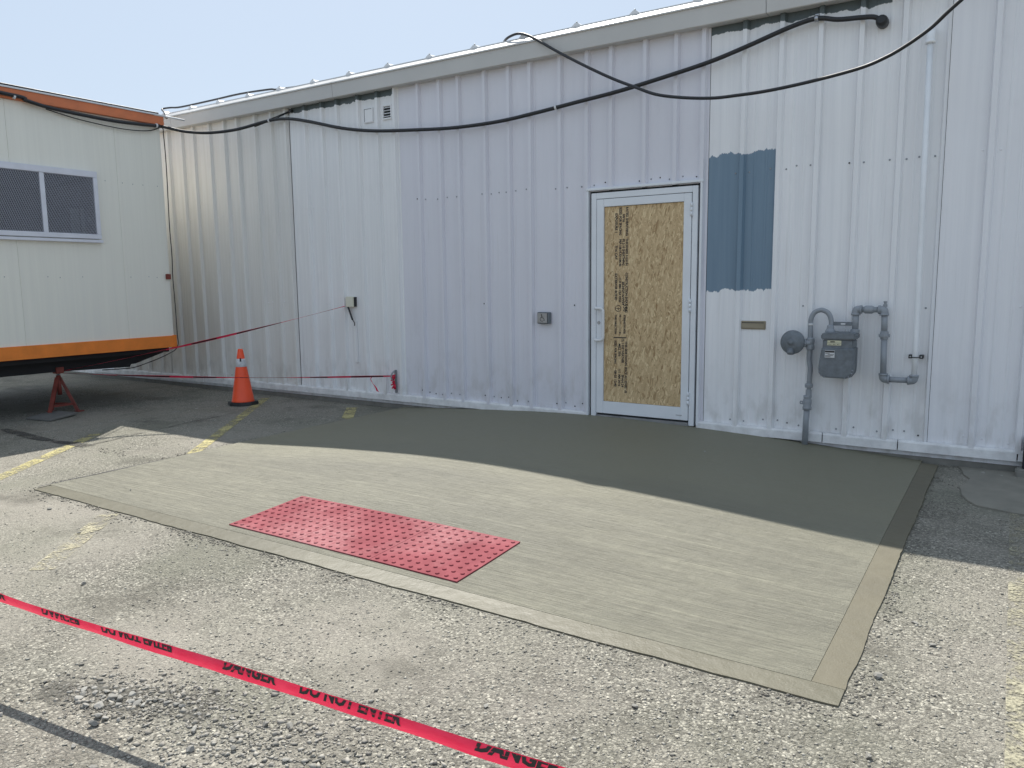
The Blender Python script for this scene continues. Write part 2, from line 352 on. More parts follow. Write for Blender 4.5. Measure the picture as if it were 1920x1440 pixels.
class MB:
    """collects vertices in WORLD coordinates; build() makes one object, keeping world placement under its parent"""
    def __init__(s): s.v = []; s.f = []; s.sm = []
    def add(s, vs, fs, smooth=False):
        b = len(s.v); s.v += [tuple(v) for v in vs]; s.f += [tuple(i + b for i in f) for f in fs]; s.sm += [smooth] * len(fs); return s
    def box(s, x0, x1, y0, y1, z0, z1):
        if x0 > x1: x0, x1 = x1, x0
        if y0 > y1: y0, y1 = y1, y0
        if z0 > z1: z0, z1 = z1, z0
        v = [(x, y, z) for x in (x0, x1) for y in (y0, y1) for z in (z0, z1)]
        return s.add(v, [(0, 1, 3, 2), (4, 6, 7, 5), (0, 4, 5, 1), (2, 3, 7, 6), (0, 2, 6, 4), (1, 5, 7, 3)])
    def obox(s, c, ax, ay, az):
        c, ax, ay, az = map(Vector, (c, ax, ay, az)); v = [c + i * ax + j * ay + k * az for i in (-1, 1) for j in (-1, 1) for k in (-1, 1)]
        return s.add(v, [(0, 1, 3, 2), (4, 6, 7, 5), (0, 4, 5, 1), (2, 3, 7, 6), (0, 2, 6, 4), (1, 5, 7, 3)])
    def bar(s, a, b, w, h, up=(0, 0, 1)):
        a, b = Vector(a), Vector(b); d = (b - a); L = d.length; d.normalize(); u = Vector(up)
        sd = d.cross(u)
        if sd.length < 1e-4: sd = d.cross(Vector((1, 0, 0)))
        sd.normalize(); u = sd.cross(d)
        return s.obox((a + b) / 2, d * L / 2, sd * w / 2, u * h / 2)
    def prism(s, poly, fn0, fn1):
        n = len(poly); v = [fn0(*p) for p in poly] + [fn1(*p) for p in poly]
        f = [(i, (i + 1) % n, n + (i + 1) % n, n + i) for i in range(n)] + [tuple(range(n - 1, -1, -1)), tuple(range(n, 2 * n))]
        return s.add(v, f)
    def tube(s, pts, r, seg=10, caps=True, smooth=True):
        pts = [Vector(p) for p in pts]; n = len(pts); rs = r if isinstance(r, (list, tuple)) else [r] * n
        vs = []; prev = None
        for i, p in enumerate(pts):
            t = (pts[min(i + 1, n - 1)] - pts[max(i - 1, 0)]).normalized()
            if prev is None: a = t.orthogonal().normalized()
            else: a = (prev - t * prev.dot(t)).normalized()
            prev = a; b = t.cross(a)
            vs += [p + (a * math.cos(k * 2 * math.pi / seg) + b * math.sin(k * 2 * math.pi / seg)) * rs[i] for k in range(seg)]
        fs = [(i * seg + k, i * seg + (k + 1) % seg, (i + 1) * seg + (k + 1) % seg, (i + 1) * seg + k) for i in range(n - 1) for k in range(seg)]
        s.add(vs, fs, smooth)
        if caps:
            b = len(s.v) - len(vs)
            s.f += [tuple(b + k for k in range(seg - 1, -1, -1)), tuple(b + (n - 1) * seg + k for k in range(seg))]; s.sm += [False, False]
        return s
    def lathe(s, c, axis, prof, seg=20, smooth=True):
        """prof: list of (radius, distance along axis)"""
        c = Vector(c); ax = Vector(axis).normalized(); a = ax.orthogonal().normalized(); b = ax.cross(a); n = len(prof)
        vs = [c + ax * h + (a * math.cos(k * 2 * math.pi / seg) + b * math.sin(k * 2 * math.pi / seg)) * max(r, 1e-4) for r, h in prof for k in range(seg)]
        fs = [(i * seg + k, i * seg + (k + 1) % seg, (i + 1) * seg + (k + 1) % seg, (i + 1) * seg + k) for i in range(n - 1) for k in range(seg)]
        s.add(vs, fs, smooth); bs = len(s.v) - len(vs)
        s.f += [tuple(bs + k for k in range(seg - 1, -1, -1)), tuple(bs + (n - 1) * seg + k for k in range(seg))]; s.sm += [False, False]
        return s
    def build(s, name, mat, parent=None, bevel=0.0, bseg=2, fix=True):
        o0 = Vector((0, 0, 0))
        if parent is not None:
            q = parent
            while q is not None: o0 += q.location; q = q.parent
        if s.v and parent is None:
            xs = np.array(s.v); o0 = Vector(((xs[:, 0].min() + xs[:, 0].max()) / 2, (xs[:, 1].min() + xs[:, 1].max()) / 2, xs[:, 2].min()))
        me = bpy.data.meshes.new(name); me.from_pydata([tuple(Vector(v) - o0) for v in s.v], [], s.f)
        me.polygons.foreach_set('use_smooth', s.sm); me.update()
        if fix:
            bm = bmesh.new(); bm.from_mesh(me); bmesh.ops.recalc_face_normals(bm, faces=bm.faces)
            if bevel:
                bmesh.ops.bevel(bm, geom=[e for e in bm.edges if len(e.link_faces) == 2 and e.calc_face_angle(0) > 0.5], offset=bevel, segments=bseg, affect='EDGES', clamp_overlap=True)
            bm.to_mesh(me); bm.free()
        o = link(name, me, mat, parent)
        if parent is None: o.location = o0
        return o
def B(x0, x1, y0, y1, z0, z1): return MB().box(x0, x1, y0, y1, z0, z1)
def spline(pts, n=8):
    P = [Vector(p) for p in pts]; out = []
    for i in range(len(P) - 1):
        p0, p1, p2, p3 = P[max(i - 1, 0)], P[i], P[i + 1], P[min(i + 2, len(P) - 1)]
        for k in range(n):
            t = k / n; out.append(0.5 * ((2 * p1) + (-p0 + p2) * t + (2 * p0 - 5 * p1 + 4 * p2 - p3) * t * t + (-p0 + 3 * p1 - 3 * p2 + p3) * t ** 3))
    out.append(P[-1]); return out
def text_mesh(body, size, shear=0.0, bold=0.0, align='LEFT', sx=1.0):
    """flat 2D vertices and faces of a line of lettering (built-in font)"""
    cu = bpy.data.curves.new("lettering", 'FONT'); cu.body = body; cu.size = size; cu.shear = shear; cu.offset = bold; cu.align_x = align
    cu.resolution_u = 2; cu.fill_mode = 'FRONT'
    ob = bpy.data.objects.new("lettering", cu); COL.objects.link(ob); bpy.context.view_layer.update()
    me = bpy.data.meshes.new_from_object(ob.evaluated_get(bpy.context.evaluated_depsgraph_get()))
    v = [(p.co.x * sx, p.co.y) for p in me.vertices]; f = [tuple(q.vertices) for q in me.polygons]
    bpy.data.objects.remove(ob); bpy.data.curves.remove(cu); bpy.data.meshes.remove(me)
    return v, f

# ================================================================ SETTING
# ---- asphalt lot: one sheet to the horizon
gm = MB(); gm.add([(-220, -220, 0), (220, -220, 0), (220, 220, 0), (-220, 220, 0)], [(0, 1, 2, 3)])
tag(gm.build('asphalt_lot', M['asphalt']), 'weathered pale grey chipped asphalt parking lot', 'ground', kind='structure')

# ---- concrete pad: a low ramp domed towards the door
HX = ([-6.12, -5.85, -5.04, -4.4, -3.97, -3.34, -2.86, -2.3, -1.64, -1.14, -0.54, -0.43], [.016, .035, .09, .122, .142, .147, .138, .117, .088, .052, .018, .014])
def slab_z(x, y):
    h = 0.0
    for d, w in ((-0.3, .25), (0, .5), (0.3, .25)): h += w * float(np.interp(x + d, *HX))
    t = min(1.0, max(0.0, (-y - 2.1) / 2.2)); k = 1 - (t * t * (3 - 2 * t)) * 0.58 - t * 0.37
    return max(0.008, h * k)
def slab_piece(name, x0, x1, y0, y1, nx, ny, mat, parent=None, drop=0.0, wob=0.0):
    mb = MB(); P = []
    for j in range(ny + 1):
        for i in range(nx + 1):
            x = x0 + (x1 - x0) * i / nx; y = y0 + (y1 - y0) * j / ny
            e = wob * (mnoise.noise(Vector((x * 3, y * 3, 1.0))) + 0.5 * mnoise.noise(Vector((x * 14, y * 14, 5.0))))
            if j == 0 and wob and y1 - y0 < 1: y += e
            if i == nx and wob and x1 - x0 < 1: x += e
            P.append((x, y, slab_z(x, y) - drop))
    n = nx + 1; F = [(j * n + i, j * n + i + 1, (j + 1) * n + i + 1, (j + 1) * n + i) for j in range(ny) for i in range(nx)]
    rim = [i for i in range(n)] + [j * n + nx for j in range(1, ny + 1)] + [ny * n + i for i in range(nx - 1, -1, -1)] + [j * n for j in range(ny - 1, 0, -1)]
    b = len(P); L = len(rim); P += [P[i] for i in rim] + [(P[i][0], P[i][1], -0.08) for i in rim]
    F += [(b + k, b + L + k, b + L + (k + 1) % L, b + (k + 1) % L) for k in range(L)]
    mb.add(P, F, True); o = mb.build(name, mat, parent)
    for q in o.data.polygons[nx * ny:]: q.use_smooth = False
    return o
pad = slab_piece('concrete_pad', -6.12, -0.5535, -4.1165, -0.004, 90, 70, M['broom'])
tag(pad, 'newly poured broom finished concrete pad ramping up to the door', 'concrete pad', kind='structure')
slab_piece('border_band', -6.085, -0.435, -4.245, -4.118, 220, 4, M['trowel'], pad, 0.001, 0.010)['label'] = 'smooth trowelled front border of the concrete pad'
slab_piece('border_band', -0.552, -0.435, -4.1155, -0.10, 4, 160, M['trowel_damp'], pad, 0.001, 0.010)['label'] = 'smooth damp side border of the concrete pad'

# ---- painted lines and cracks, thin sheets just above the asphalt
def ribbon(name, pts, w, mat, z=0.004, jit=0.0):
    pts = [Vector((p[0], p[1], 0)) for p in pts]; mb = MB(); V = []; n = len(pts)
    for i, p in enumerate(pts):
        t = (pts[min(i + 1, n - 1)] - pts[max(i - 1, 0)]).normalized(); s = Vector((-t.y, t.x, 0)); ww = w / 2 * (1 + rng.uniform(-jit, jit))
        V += [(p + s * ww + Vector((0, 0, z))), (p - s * ww + Vector((0, 0, z)))]
    mb.add(V, [(2 * i, 2 * i + 1, 2 * i + 3, 2 * i + 2) for i in range(n - 1)]); return mb.build(name, mat, fix=False)
def lin(a, b, n): return [(a[0] + (b[0] - a[0]) * i / n, a[1] + (b[1] - a[1]) * i / n) for i in range(n + 1)]
ln = 'parking_line'
for a, b, w, mt, lab in (((-8.33, -0.25), (-6.14, -2.87), 0.11, 'yellow', 'worn yellow hatch stripe running from the cone to the concrete pad'),
                         ((-7.85, -2.80), (-6.6, -4.36), 0.12, 'yellow', 'worn yellow hatch stripe beside the trailer shadow'),
                         ((-6.73, -0.26), (-6.20, -0.88), 0.13, 'yellow', 'short yellow stripe end between the wall and the pad corner'),
                         ((-4.98, -4.30), (-4.30, -5.06), 0.13, 'yellow_faint', 'faded pale yellow stripe in front of the pad'),
                         ((0.115, -0.9), (0.122, -7.0), 0.11, 'yellow_pale', 'straight yellow stripe beside the right edge of the pad'),
                         ((-8.50, -4.6), (-8.36, -0.75), 0.05, 'whiteline', 'thin worn white line running past the jack stand towards the cone'),
                         ((-2.45, -6.02), (-2.15, -6.35), 0.13, 'yellow_faint', 'faded yellow stripe end near the loose stones')):
    tag(ribbon(ln, lin(a, b, 30), w, M[mt]), lab, 'parking line', kind='structure')
tag(ribbon('crack', [(-9.0, -3.17), (-8.6, -3.2), (-8.27, -3.226), (-7.85, -3.227), (-7.55, -3.19), (-7.30, -3.17)], 0.10, M['crack'], 0.006, 0.35), 'dark crumbly crack in the asphalt beside the trailer', 'crack', kind='structure')
tag(ribbon('crack', [(-7.35, -3.16), (-7.40, -2.87), (-7.48, -2.6), (-7.5, -2.32), (-7.6, -1.9), (-7.62, -1.5)], 0.022, M['crack'], 0.007, 0.4), 'thin crack running from the wide crack towards the wall', 'crack', kind='structure')
tag(ribbon('joint_gap', [(-6.128 - 0.006 * math.sin(i * 1.3) - 0.004 * math.sin(i * 3.7), -4.2 + i * 0.137) for i in range(31)], 0.017, M['dark'], 0.010, 0.5), 'dark open joint between the asphalt and the pad', 'joint', kind='structure')
tag(ribbon('broken_patch', [(-3.0, -5.67), (-2.86, -5.63), (-2.72, -5.585), (-2.58, -5.53), (-2.45, -5.47), (-2.32, -5.42)], 0.17, M['patch_dark'], 0.005, 0.4), 'darker broken asphalt patch under the loose stones', 'asphalt patch', kind='structure')
# concrete patch by the wall at the right
pm = MB(); outl = [(-0.30, -0.02), (-0.27, -0.12), (-0.245, -0.3), (-0.20, -0.42), (-0.215, -0.55), (-0.25, -0.72), (-0.225, -0.95), (-0.18, -1.1), (-0.13, -1.19), (0.0, -1.24), (0.14, -1.28), (0.4, -1.36), (0.8, -1.34), (1.1, -1.3), (1.1, -0.02)]
pm.prism(outl, lambda x, y: (x, y, -0.05), lambda x, y: (x, y, 0.010))
tag(pm.build('concrete_patch', M['patch'], bevel=0.004), 'old grey concrete patch with a broken edge against the wall', 'concrete patch', kind='structure')

# ================================================================ METAL BUILDING
bl = empty('metal_building', (-4.0, 4.0, 0), 'long white ribbed sheet metal building with a boarded door', 'building')
WT, WB = 3.76, 0.155          # wall sheet top and bottom
B(-16, 4.5, 0.012, 8.0, 0.05, 3.90).build('inner_wall', M['wall5'], bl)
B(-13.0, 4.4, 0.0045, 0.0115, 0.1, 3.74).build('backing', M['dark'], bl)
B(-16, 4.5, -0.004, 8.0, -0.3, 0.05).build('foundation', M['found'], bl)
def sheet(x0, x1, ribs, zr, mat, yo=0.0, minor=True):
    """one ribbed sheet; zr = list of (xa, xb, zb, zt) pieces left after cutting openings"""
    prof = [(x0, 0.0)]
    for r in ribs:
        for dx, dy in ((-.032, 0), (-.018, -.042), (.018, -.042), (.032, 0)): prof.append((r + dx, dy))
        if minor:
            for c in (r + .105, r + .205):
                for dx, dy in ((-.012, 0), (-.006, -.003), (.006, -.003), (.012, 0)): prof.append((c + dx, dy))
    prof.append((x1, 0.0)); prof.sort()
    px = [a for a, _ in prof]; py = [b for _, b in prof]
    mb = MB()
    for xa, xb, zb, zt in zr:
        q = [(xa, float(np.interp(xa, px, py)))] + [p for p in prof if xa + 1e-4 < p[0] < xb - 1e-4] + [(xb, float(np.interp(xb, px, py)))]
        n = len(q); V = []; F = []
        for z in (zb, zt):
            V += [(a, b + yo, z) for a, b in q]; V += [(a, b + yo + 0.0016, z) for a, b in q]
        for i in range(n - 1):
            F += [(i, i + 1, 2 * n + i + 1, 2 * n + i), (n + i + 1, n + i, 3 * n + i, 3 * n + i + 1), (i + 1, i, n + i, n + i + 1), (2 * n + i, 2 * n + i + 1, 3 * n + i + 1, 3 * n + i)]
        F += [(0, 2 * n, 3 * n, n), (n - 1, 2 * n - 1, 4 * n - 1, 3 * n - 1)]
        mb.add(V, F)
    return mb.build('wall_sheet', mat, bl, fix=False)
DX0, DX1, DZ = -3.60, -2.462, 2.385        # rough door opening
secs = [  # right-hand seam x, rib spacing, number of sheets, ribs per sheet, material
    (-7.895, 0.3175, 3, 3, 'wall1', -1), (-6.065, 0.305, 2, 3, 'wall2', -1), (-2.405, 0.305, 4, 3, 'wall3', -1)]
sheets = []
def add_sheet(x0, x1, ribs, mat, k):
    zr = []
    if x1 > DX0 and x0 < DX1:
        if x0 < DX0: zr.append((x0, DX0, WB, WT))
        if x1 > DX1: zr.append((DX1, x1, WB, WT))
        zr.append((max(x0, DX0), min(x1, DX1), DZ, WT))
    else: zr = [(x0, x1, WB, WT)]
    s = sheet(x0, x1, ribs, zr, M[mat], -0.0022 * (k % 2), mat in ('wall4', 'wall5')); sheets.append((s, x0, x1, ribs, mat, zr)); return s
k = 0
for xr, sp, ns, rp, mat, _ in secs:
    for i in range(ns):
        b = xr - i * sp * rp; a = b - sp * rp
        add_sheet(a - (0.012 if i == ns - 1 else 0.02), b, [b - sp * (j + 0.02) - (0.0 if j else 0.045) for j in range(rp)], mat, k); k += 1
for i in range(5):
    a = -2.400 + i * 0.9375
    add_sheet(a, a + 0.9375 - (0.003 if i == 1 else -0.02), [a + 0.3075 + j * 0.3125 for j in range(3)], 'wall4' if i < 2 else 'wall5', k); k += 1
# the hidden stretch behind the trailer
add_sheet(-13.0, -7.895 - 9 * 0.3175, [-11.0 - j * 0.3175 for j in range(6)], 'wall1', k)
# screws: little heads and open dark holes, one joined part per sheet
for s, x0, x1, ribs, mat, zr in sheets:
    if x0 < -11: continue
    heads, holes = MB(), MB()
    for zrow, jz in ((2.455, 0.012), (0.235, 0.02), (1.27, 0.01)):
        for r in ribs:
            for dx in (-0.062, 0.062, 0.15):
                x = r + dx + rng.uniform(-.01, .01); z = zrow + rng.uniform(-jz, jz)
                if not any(a + .02 < x < b - .02 and c + .03 < z < d for a, b, c, d in zr): continue
                if zrow == 1.27 and rng.random() > 0.16: continue
                if dx == 0.15 and rng.random() > 0.35: continue
                if mat == 'wall2' and rng.random() < 0.4: continue
                dk = mat == 'wall3' and rng.random() < (0.75 if zrow < 2 else 0.2) or rng.random() < 0.06
                tgt = holes if dk else heads; rr = 0.0075 if dk else 0.0085
                tgt.lathe((x, -0.0015, z), (0, -1, 0), [(rr, 0), (rr * 0.95, 0.003), (rr * 0.55, 0.006)], 6, False)
    if heads.v:
        o = heads.build('screws', M['screw'] if mat in ('wall3', 'wall4') else M['wall5'], s); o['kind'] = 'stuff'
    if holes.v:
        o = holes.build('screw_holes', M['hole'], s); o['kind'] = 'stuff'
# base trim strips with butt joints
tx = [-13, -9.95, -8.75, -7.2, -6.62, -5.9, -4.75, DX0 - 0.004]
for a, b in list(zip(tx[:-1], tx[1:])) + [(DX1 + 0.004, -1.33), (-1.322, -0.74), (-0.733, 0.09), (0.098, 2.2), (2.21, 4.5)]:
    dz = rng.uniform(-.005, .005); dy = rng.uniform(-.004, .002)
    mb = MB(); n = max(2, int((b - a) / 0.15)); prof = [(-0.040, 0.092), (-0.042, 0.160), (-0.036, 0.176), (-0.004, 0.178), (-0.004, 0.090)]
    V = []; F = []
    for i in range(n + 1):
        x = a + (b - a - 0.001) * i / n; wv = 0.005 * mnoise.noise(Vector((x * 4, 0, 3)))
        V += [(x, y + dy + (wv if y < -0.03 else 0), z + dz + wv * 0.8) for y, z in prof]
    m5 = len(prof)
    for i in range(n): F += [(i * m5 + j, i * m5 + (j + 1) % m5, (i + 1) * m5 + (j + 1) % m5, (i + 1) * m5 + j) for j in range(m5)]
    F += [tuple(range(m5)), tuple(range(n * m5 + m5 - 1, n * m5 - 1, -1))]
    mb.add(V, F); mb.build('base_trim', M['trim'], bl)
# eave fascia lengths
for a, b in ((-16, -10.2), (-10.195, -6.99), (-6.985, -1.9), (-1.895, 4.5)):
    prof = [(-0.035, 3.962), (-0.150, 3.886), (-0.152, 3.872), (-0.136, 3.870), (-0.122, 3.722), (-0.114, 3.716), (-0.006, 3.722), (-0.006, 3.735), (-0.108, 3.730), (-0.128, 3.866), (-0.03, 3.945)]
    MB().prism(prof, lambda y, z, a=a: (a, y, z), lambda y, z, b=b: (b, y, z)).build('fascia', M['fascia'], bl)
# roof sheet rising from the eave, and its standing ribs
sl_ = math.tan(R(4.0))
roof = MB().prism([(-0.05, 3.964), (8.3, 3.964 + 8.35 * sl_), (8.3, 3.90 + 8.35 * sl_), (-0.02, 3.90)], lambda y, z: (-16, y, z), lambda y, z: (4.5, y, z)).build('roof', M['roof'], bl)
rib0 = None
for i in range(-2, 20):
    x = -1.905 - 0.611 * i
    if rib0 is None:
        mb = MB(); mb.prism([(-.055, 0), (-.015, .030), (.012, .030), (.05, 0)], lambda a, z: (x + a, -0.045, 3.966 + z), lambda a, z: (x + a, 8.2, 3.966 + 8.26 * sl_ + z))
        rib0 = mb.build('roof_rib', M['roof'], roof); x00 = x
    else:
        o = rib0.copy(); COL.objects.link(o); o.parent = roof; o.location.x = x - x00
# dark closure piece and screw at each visible rib end
clo0 = None
for i in range(2, 15):
    x = -1.905 - 0.611 * i
    if clo0 is None:
        mb = MB(); mb.lathe((x - 0.002, -0.03, 3.997), (0, 0, 1), [(0.010, 0), (0.010, 0.008), (0.005, 0.014)], 6)
        clo0 = mb.build('rib_screw', M['screw'], roof); c00 = x
    else:
        o = clo0.copy(); COL.objects.link(o); o.parent = roof; o.location.x = x - c00

# ---- door in the wall: door > frame, leaf stiles and rails, board, handle, lock, hinges
mb = MB()
FO0, FO1, FZ = -3.575, -2.485, 2.365
LX0, LX1, LZ0, LZ1 = -3.512, -2.543, 0.178, 2.302
mb.box(FO0, LX0 - .006, -0.035, 0.02, 0.13, FZ).box(LX1 + .006, FO1, -0.035, 0.02, 0.13, FZ).box(LX0 - .006, LX1 + .006, -0.035, 0.02, LZ1 + .006, FZ)
door = mb.build('door', M['alu'], bl, bevel=0.003)
door['label'] = 'white framed entrance door boarded with strand board'
B(DX0 - .012, DX1 + .012, 0.0025, 0.004, 0.1, DZ + .012).build('dark_gap', M['dark'], door)
B(DX0 - .022, DX0 - .002, -0.048, 0.002, 0.14, DZ + .004).build('edge_trim', M['alu'], door, bevel=0.003)
B(DX1 + .002, DX1 + .024, -0.048, 0.002, 0.14, DZ + .004).build('edge_trim', M['alu'], door, bevel=0.003)
B(DX0 - .026, DX1 + .030, -0.052, 0.002, DZ + .006, DZ + .030).build('head_trim', M['alu'], door, bevel=0.003)
B(LX0 - .004, LX1 + .004, -0.045, 0.01, 0.128, 0.160).build('threshold', M['steel'], door, bevel=0.003)
OX0, OX1, OZ0, OZ1 = -3.437, -2.617, 0.300, 2.228
y0, y1 = -0.040, 0.003
B(LX0, OX0, y0, y1, LZ0, LZ1).build('stile', M['alu'], door, bevel=0.003)
B(OX1, LX1, y0, y1, LZ0, LZ1).build('stile', M['alu'], door, bevel=0.003)
B(OX0 + .0005, OX1 - .0005, y0 + .001, y1, OZ1, LZ1).build('rail', M['alu'], door, bevel=0.003)
B(OX0 + .0005, OX1 - .0005, y0 + .001, y1, LZ0, OZ0).build('rail', M['alu'], door, bevel=0.003)
board = B(OX0 + .003, OX1 - .003, -0.022, -0.005, OZ0 + .003, OZ1 - .003).build('strand_board', M['osb'], door)
board['label'] = 'tan strand board with black printed lettering filling the door'
hd = [(-3.500, -0.040, 1.238), (-3.500, -0.075, 1.238), (-3.492, -0.088, 1.238), (-3.440, -0.090, 1.236), (-3.420, -0.090, 1.222), (-3.414, -0.090, 1.195), (-3.414, -0.090, 0.965), (-3.420, -0.090, 0.938), (-3.440, -0.090, 0.924), (-3.495, -0.088, 0.920), (-3.503, -0.075, 0.920), (-3.503, -0.040, 0.920)]
MB().tube(spline(hd, 4), 0.0155, 10).build('pull_handle', M['roof'], door)
MB().lathe((-3.484, -0.040, 1.094), (0, -1, 0), [(0.017, 0), (0.017, 0.005), (0.012, 0.007), (0.011, 0.003)], 16).build('lock', M['steel'], door)
for zc in (2.153, 1.270, 0.392):
    mb = MB()
    for q in range(3): mb.lathe((-2.540, -0.047, zc - .06 + q * .0402), (0, 0, 1), [(0.010, 0), (0.010, 0.0395)], 10)
    mb.box(-2.548, -2.532, -0.046, -0.036, zc - .06, zc + .06)
    mb.build('hinge', M['alu'], door)
B(-2.66, -2.60, -0.0415, -0.0385, 0.222, 0.228).build('maker_plate', M['steel'], door)
# printed lettering on the board, turned to read downwards
pr = MB()
def stamp(txt, xcol, ztop, size, sx=1.0, shear=0.0):
    v, f = text_mesh(txt, size, shear, 0.0014, 'LEFT', sx)
    # text runs down (-z); its up direction points to +x
    pr.add([(xcol + b, -0.0232, ztop - a) for a, b in v], f)
stamp('RATED SHEATHING', -3.205, 2.215, 0.034, 0.92); stamp('24/16', -3.240, 2.15, 0.034)
stamp('SIZED FOR SPACING', -3.275, 2.215, 0.034, 0.86); stamp('EXPOSURE 1', -3.318, 2.16, 0.034)
stamp('THICKNESS 0.418 IN', -3.205, 1.915, 0.034, 0.86); stamp('PS 2-10 SHEATHING', -3.240, 1.91, 0.034, 0.85)
stamp('PRP-108 HUD-UM-40', -3.275, 1.91, 0.034, 0.85); stamp('7/16 CAT', -3.318, 1.85, 0.034)
stamp('CONSTRUCTION SHEATHING', -3.205, 1.585, 0.034, 0.84); stamp('2R24/2F16/W24', -3.240, 1.50, 0.034)
stamp('11.0 MM CSA 0325', -3.275, 1.54, 0.034, 0.9); stamp('EXTERIOR BOND', -3.318, 1.58, 0.034)
stamp('556', -3.225, 1.285, 0.062, 0.85)
stamp('STRENGTH AXIS', -3.222, 1.175, 0.028, 0.9); stamp('THIS DIRECTION', -3.318, 1.175, 0.028, 0.9)
stamp('THIS SIDE DOWN', -3.205, 0.915, 0.034, 0.9); stamp('CL 1 EXP WEATHER', -3.240, 0.94, 0.034, 0.8)
stamp('MILL 556', -3.275, 0.89, 0.034); stamp('SIZED FOR SPACING', -3.318, 0.92, 0.030, 0.85)
stamp('SPACE ALL EDGES 1/8', -3.205, 0.66, 0.034, 0.8); stamp('SPAN 24', -3.240, 0.58, 0.034)
stamp('11.1 MM 24/16', -3.275, 0.64, 0.034, 0.85); stamp('08-25 12:40', -3.318, 0.62, 0.034)
pr.box(-3.2620, -3.2580, -0.0236, -0.0226, 0.995, 1.165)                           # double-headed arrow
for zt, d in ((1.185, -1), (0.975, 1)):
    pr.add([(-3.260, -0.0236, zt), (-3.250, -0.0236, zt + d * .03), (-3.270, -0.0236, zt + d * .03)], [(0, 1, 2)])
pr.box(-3.330, -3.190, -0.0236, -0.0226, 0.944, 0.954)
ring = [(-3.282 + 0.030 * math.cos(t * math.pi / 12), -0.0232, 1.237 + 0.030 * math.sin(t * math.pi / 12)) for t in range(25)]
pr.tube(ring, 0.003, 4, False); pr.box(-3.304, -3.260, -0.0236, -0.0226, 1.234, 1.240); pr.box(-3.285, -3.279, -0.0238, -0.0228, 1.217, 1.231)
pr = pr.build('printed_lettering', M['print'], door, fix=False); pr['kind'] = 'stuff'; pr['label'] = 'black stamped grade lettering running down the board'

# ---- mail slot, vents, capped opening
ms = B(-2.070, -1.848, -0.014, 0.002, 1.062, 1.137).build('mail_slot', M['brass'], bl, bevel=0.003)
B(-2.060, -1.858, -0.019, -0.0135, 1.070, 1.116).build('flap', M['brass'], ms, bevel=0.003)
B(-2.058, -1.860, -0.0165, -0.0135, 1.119, 1.124).build('flap_gap', M['dark'], ms)
vt = MB(); vt.box(-6.305, -6.160, -0.022, 0.002, 3.392, 3.410).box(-6.305, -6.160, -0.022, 0.002, 3.540, 3.558).box(-6.305, -6.288, -0.022, 0.002, 3.411, 3.539).box(-6.178, -6.160, -0.022, 0.002, 3.411, 3.539)
vt = vt.build('louvre_vent', M['wall2'], bl, bevel=0.003)
B(-6.287, -6.179, -0.004, 0.001, 3.412, 3.538).build('vent_back', M['dark'], vt)
for zc in (3.428, 3.460, 3.492, 3.524):
    MB().obox((-6.233, -0.014, zc), (0.053, 0, 0), (0, 0.010, 0.006), (0, 0.0008, -0.0015)).build('slat', M['wall2'], vt)
cp = B(-6.600, -6.452, -0.020, 0.002, 3.385, 3.560).build('blank_cover', M['wall2'], bl, bevel=0.008)
mb = MB(); mb.box(-6.585, -6.470, -0.0225, -0.019, 3.541, 3.545).box(-6.585, -6.581, -0.0225, -0.019, 3.402, 3.541)
mb.build('cover_gap', M['dark'], cp)
B(-6.885, -6.835, -0.030, 0.002, 0.53, 1.05).build('cable_cover', M['wall2'], bl, bevel=0.006)

# ================================================================ THINGS ON THE WALL
# ---- accessible door button
bt = empty('door_push_button', (-4.127, -0.03, 1.069), 'square silver push button with wheelchair symbol in a dark box beside the door', 'button')
B(-4.200, -4.055, -0.050, -0.002, 1.069, 1.190).build('box', M['gas'], bt, bevel=0.004)
B(-4.195, -4.075, -0.056, -0.050, 1.077, 1.184).build('button_plate', M['steel'], bt, bevel=0.004)
mb = MB(); cx, cz = -4.135, 1.128
mb.lathe((cx - .008, -0.0565, cz + .034), (0, -1, 0), [(0.007, 0), (0.007, 0.0012)], 12)
mb.bar((cx - .006, -.0572, cz + .026), (cx - .004, -.0572, cz + .002), .002, .006, (1, 0, 0)); mb.bar((cx - .004, -.0572, cz + .004), (cx + .018, -.0572, cz + .002), .002, .005)
mb.bar((cx + .016, -.0572, cz + .002), (cx + .026, -.0572, cz - .022), .002, .005, (1, 0, 0)); mb.bar((cx + .024, -.0572, cz - .022), (cx + .033, -.0572, cz - .020), .002, .004); mb.bar((cx - .004, -.0572, cz + .015), (cx + .012, -.0572, cz + .013), .002, .004)
mb.tube([(cx - .004 + .022 * math.cos(R(a)), -.0572, cz - .010 + .022 * math.sin(R(a))) for a in range(110, 345, 15)], 0.0022, 5, False)
mb.build('wheelchair_symbol', M['print'], bt, fix=False)

# ---- cream junction box with a hanging cord
jb = empty('junction_box', (-6.905, -0.05, 1.21), 'small cream weatherproof outlet box on the wall with red tape tied to it', 'outlet box')
B(-6.975, -6.845, -0.030, -0.002, 1.222, 1.345).build('box', M['cream'], jb, bevel=0.006)
B(-6.985, -6.848, -0.052, -0.0305, 1.218, 1.350).build('cover', M['cream'], jb, bevel=0.008)
B(-6.844, -6.836, -0.046, -0.002, 1.225, 1.345).build('gasket', M['black'], jb)
MB().tube(spline([(-6.95, -0.04, 1.22), (-6.91, -0.045, 1.14), (-6.87, -0.055, 1.07), (-6.845, -0.05, 1.03), (-6.845, -0.05, 0.99)], 5), [0.012] * 11 + [0.006] * 10, 7).build('cord', M['black'], jb)

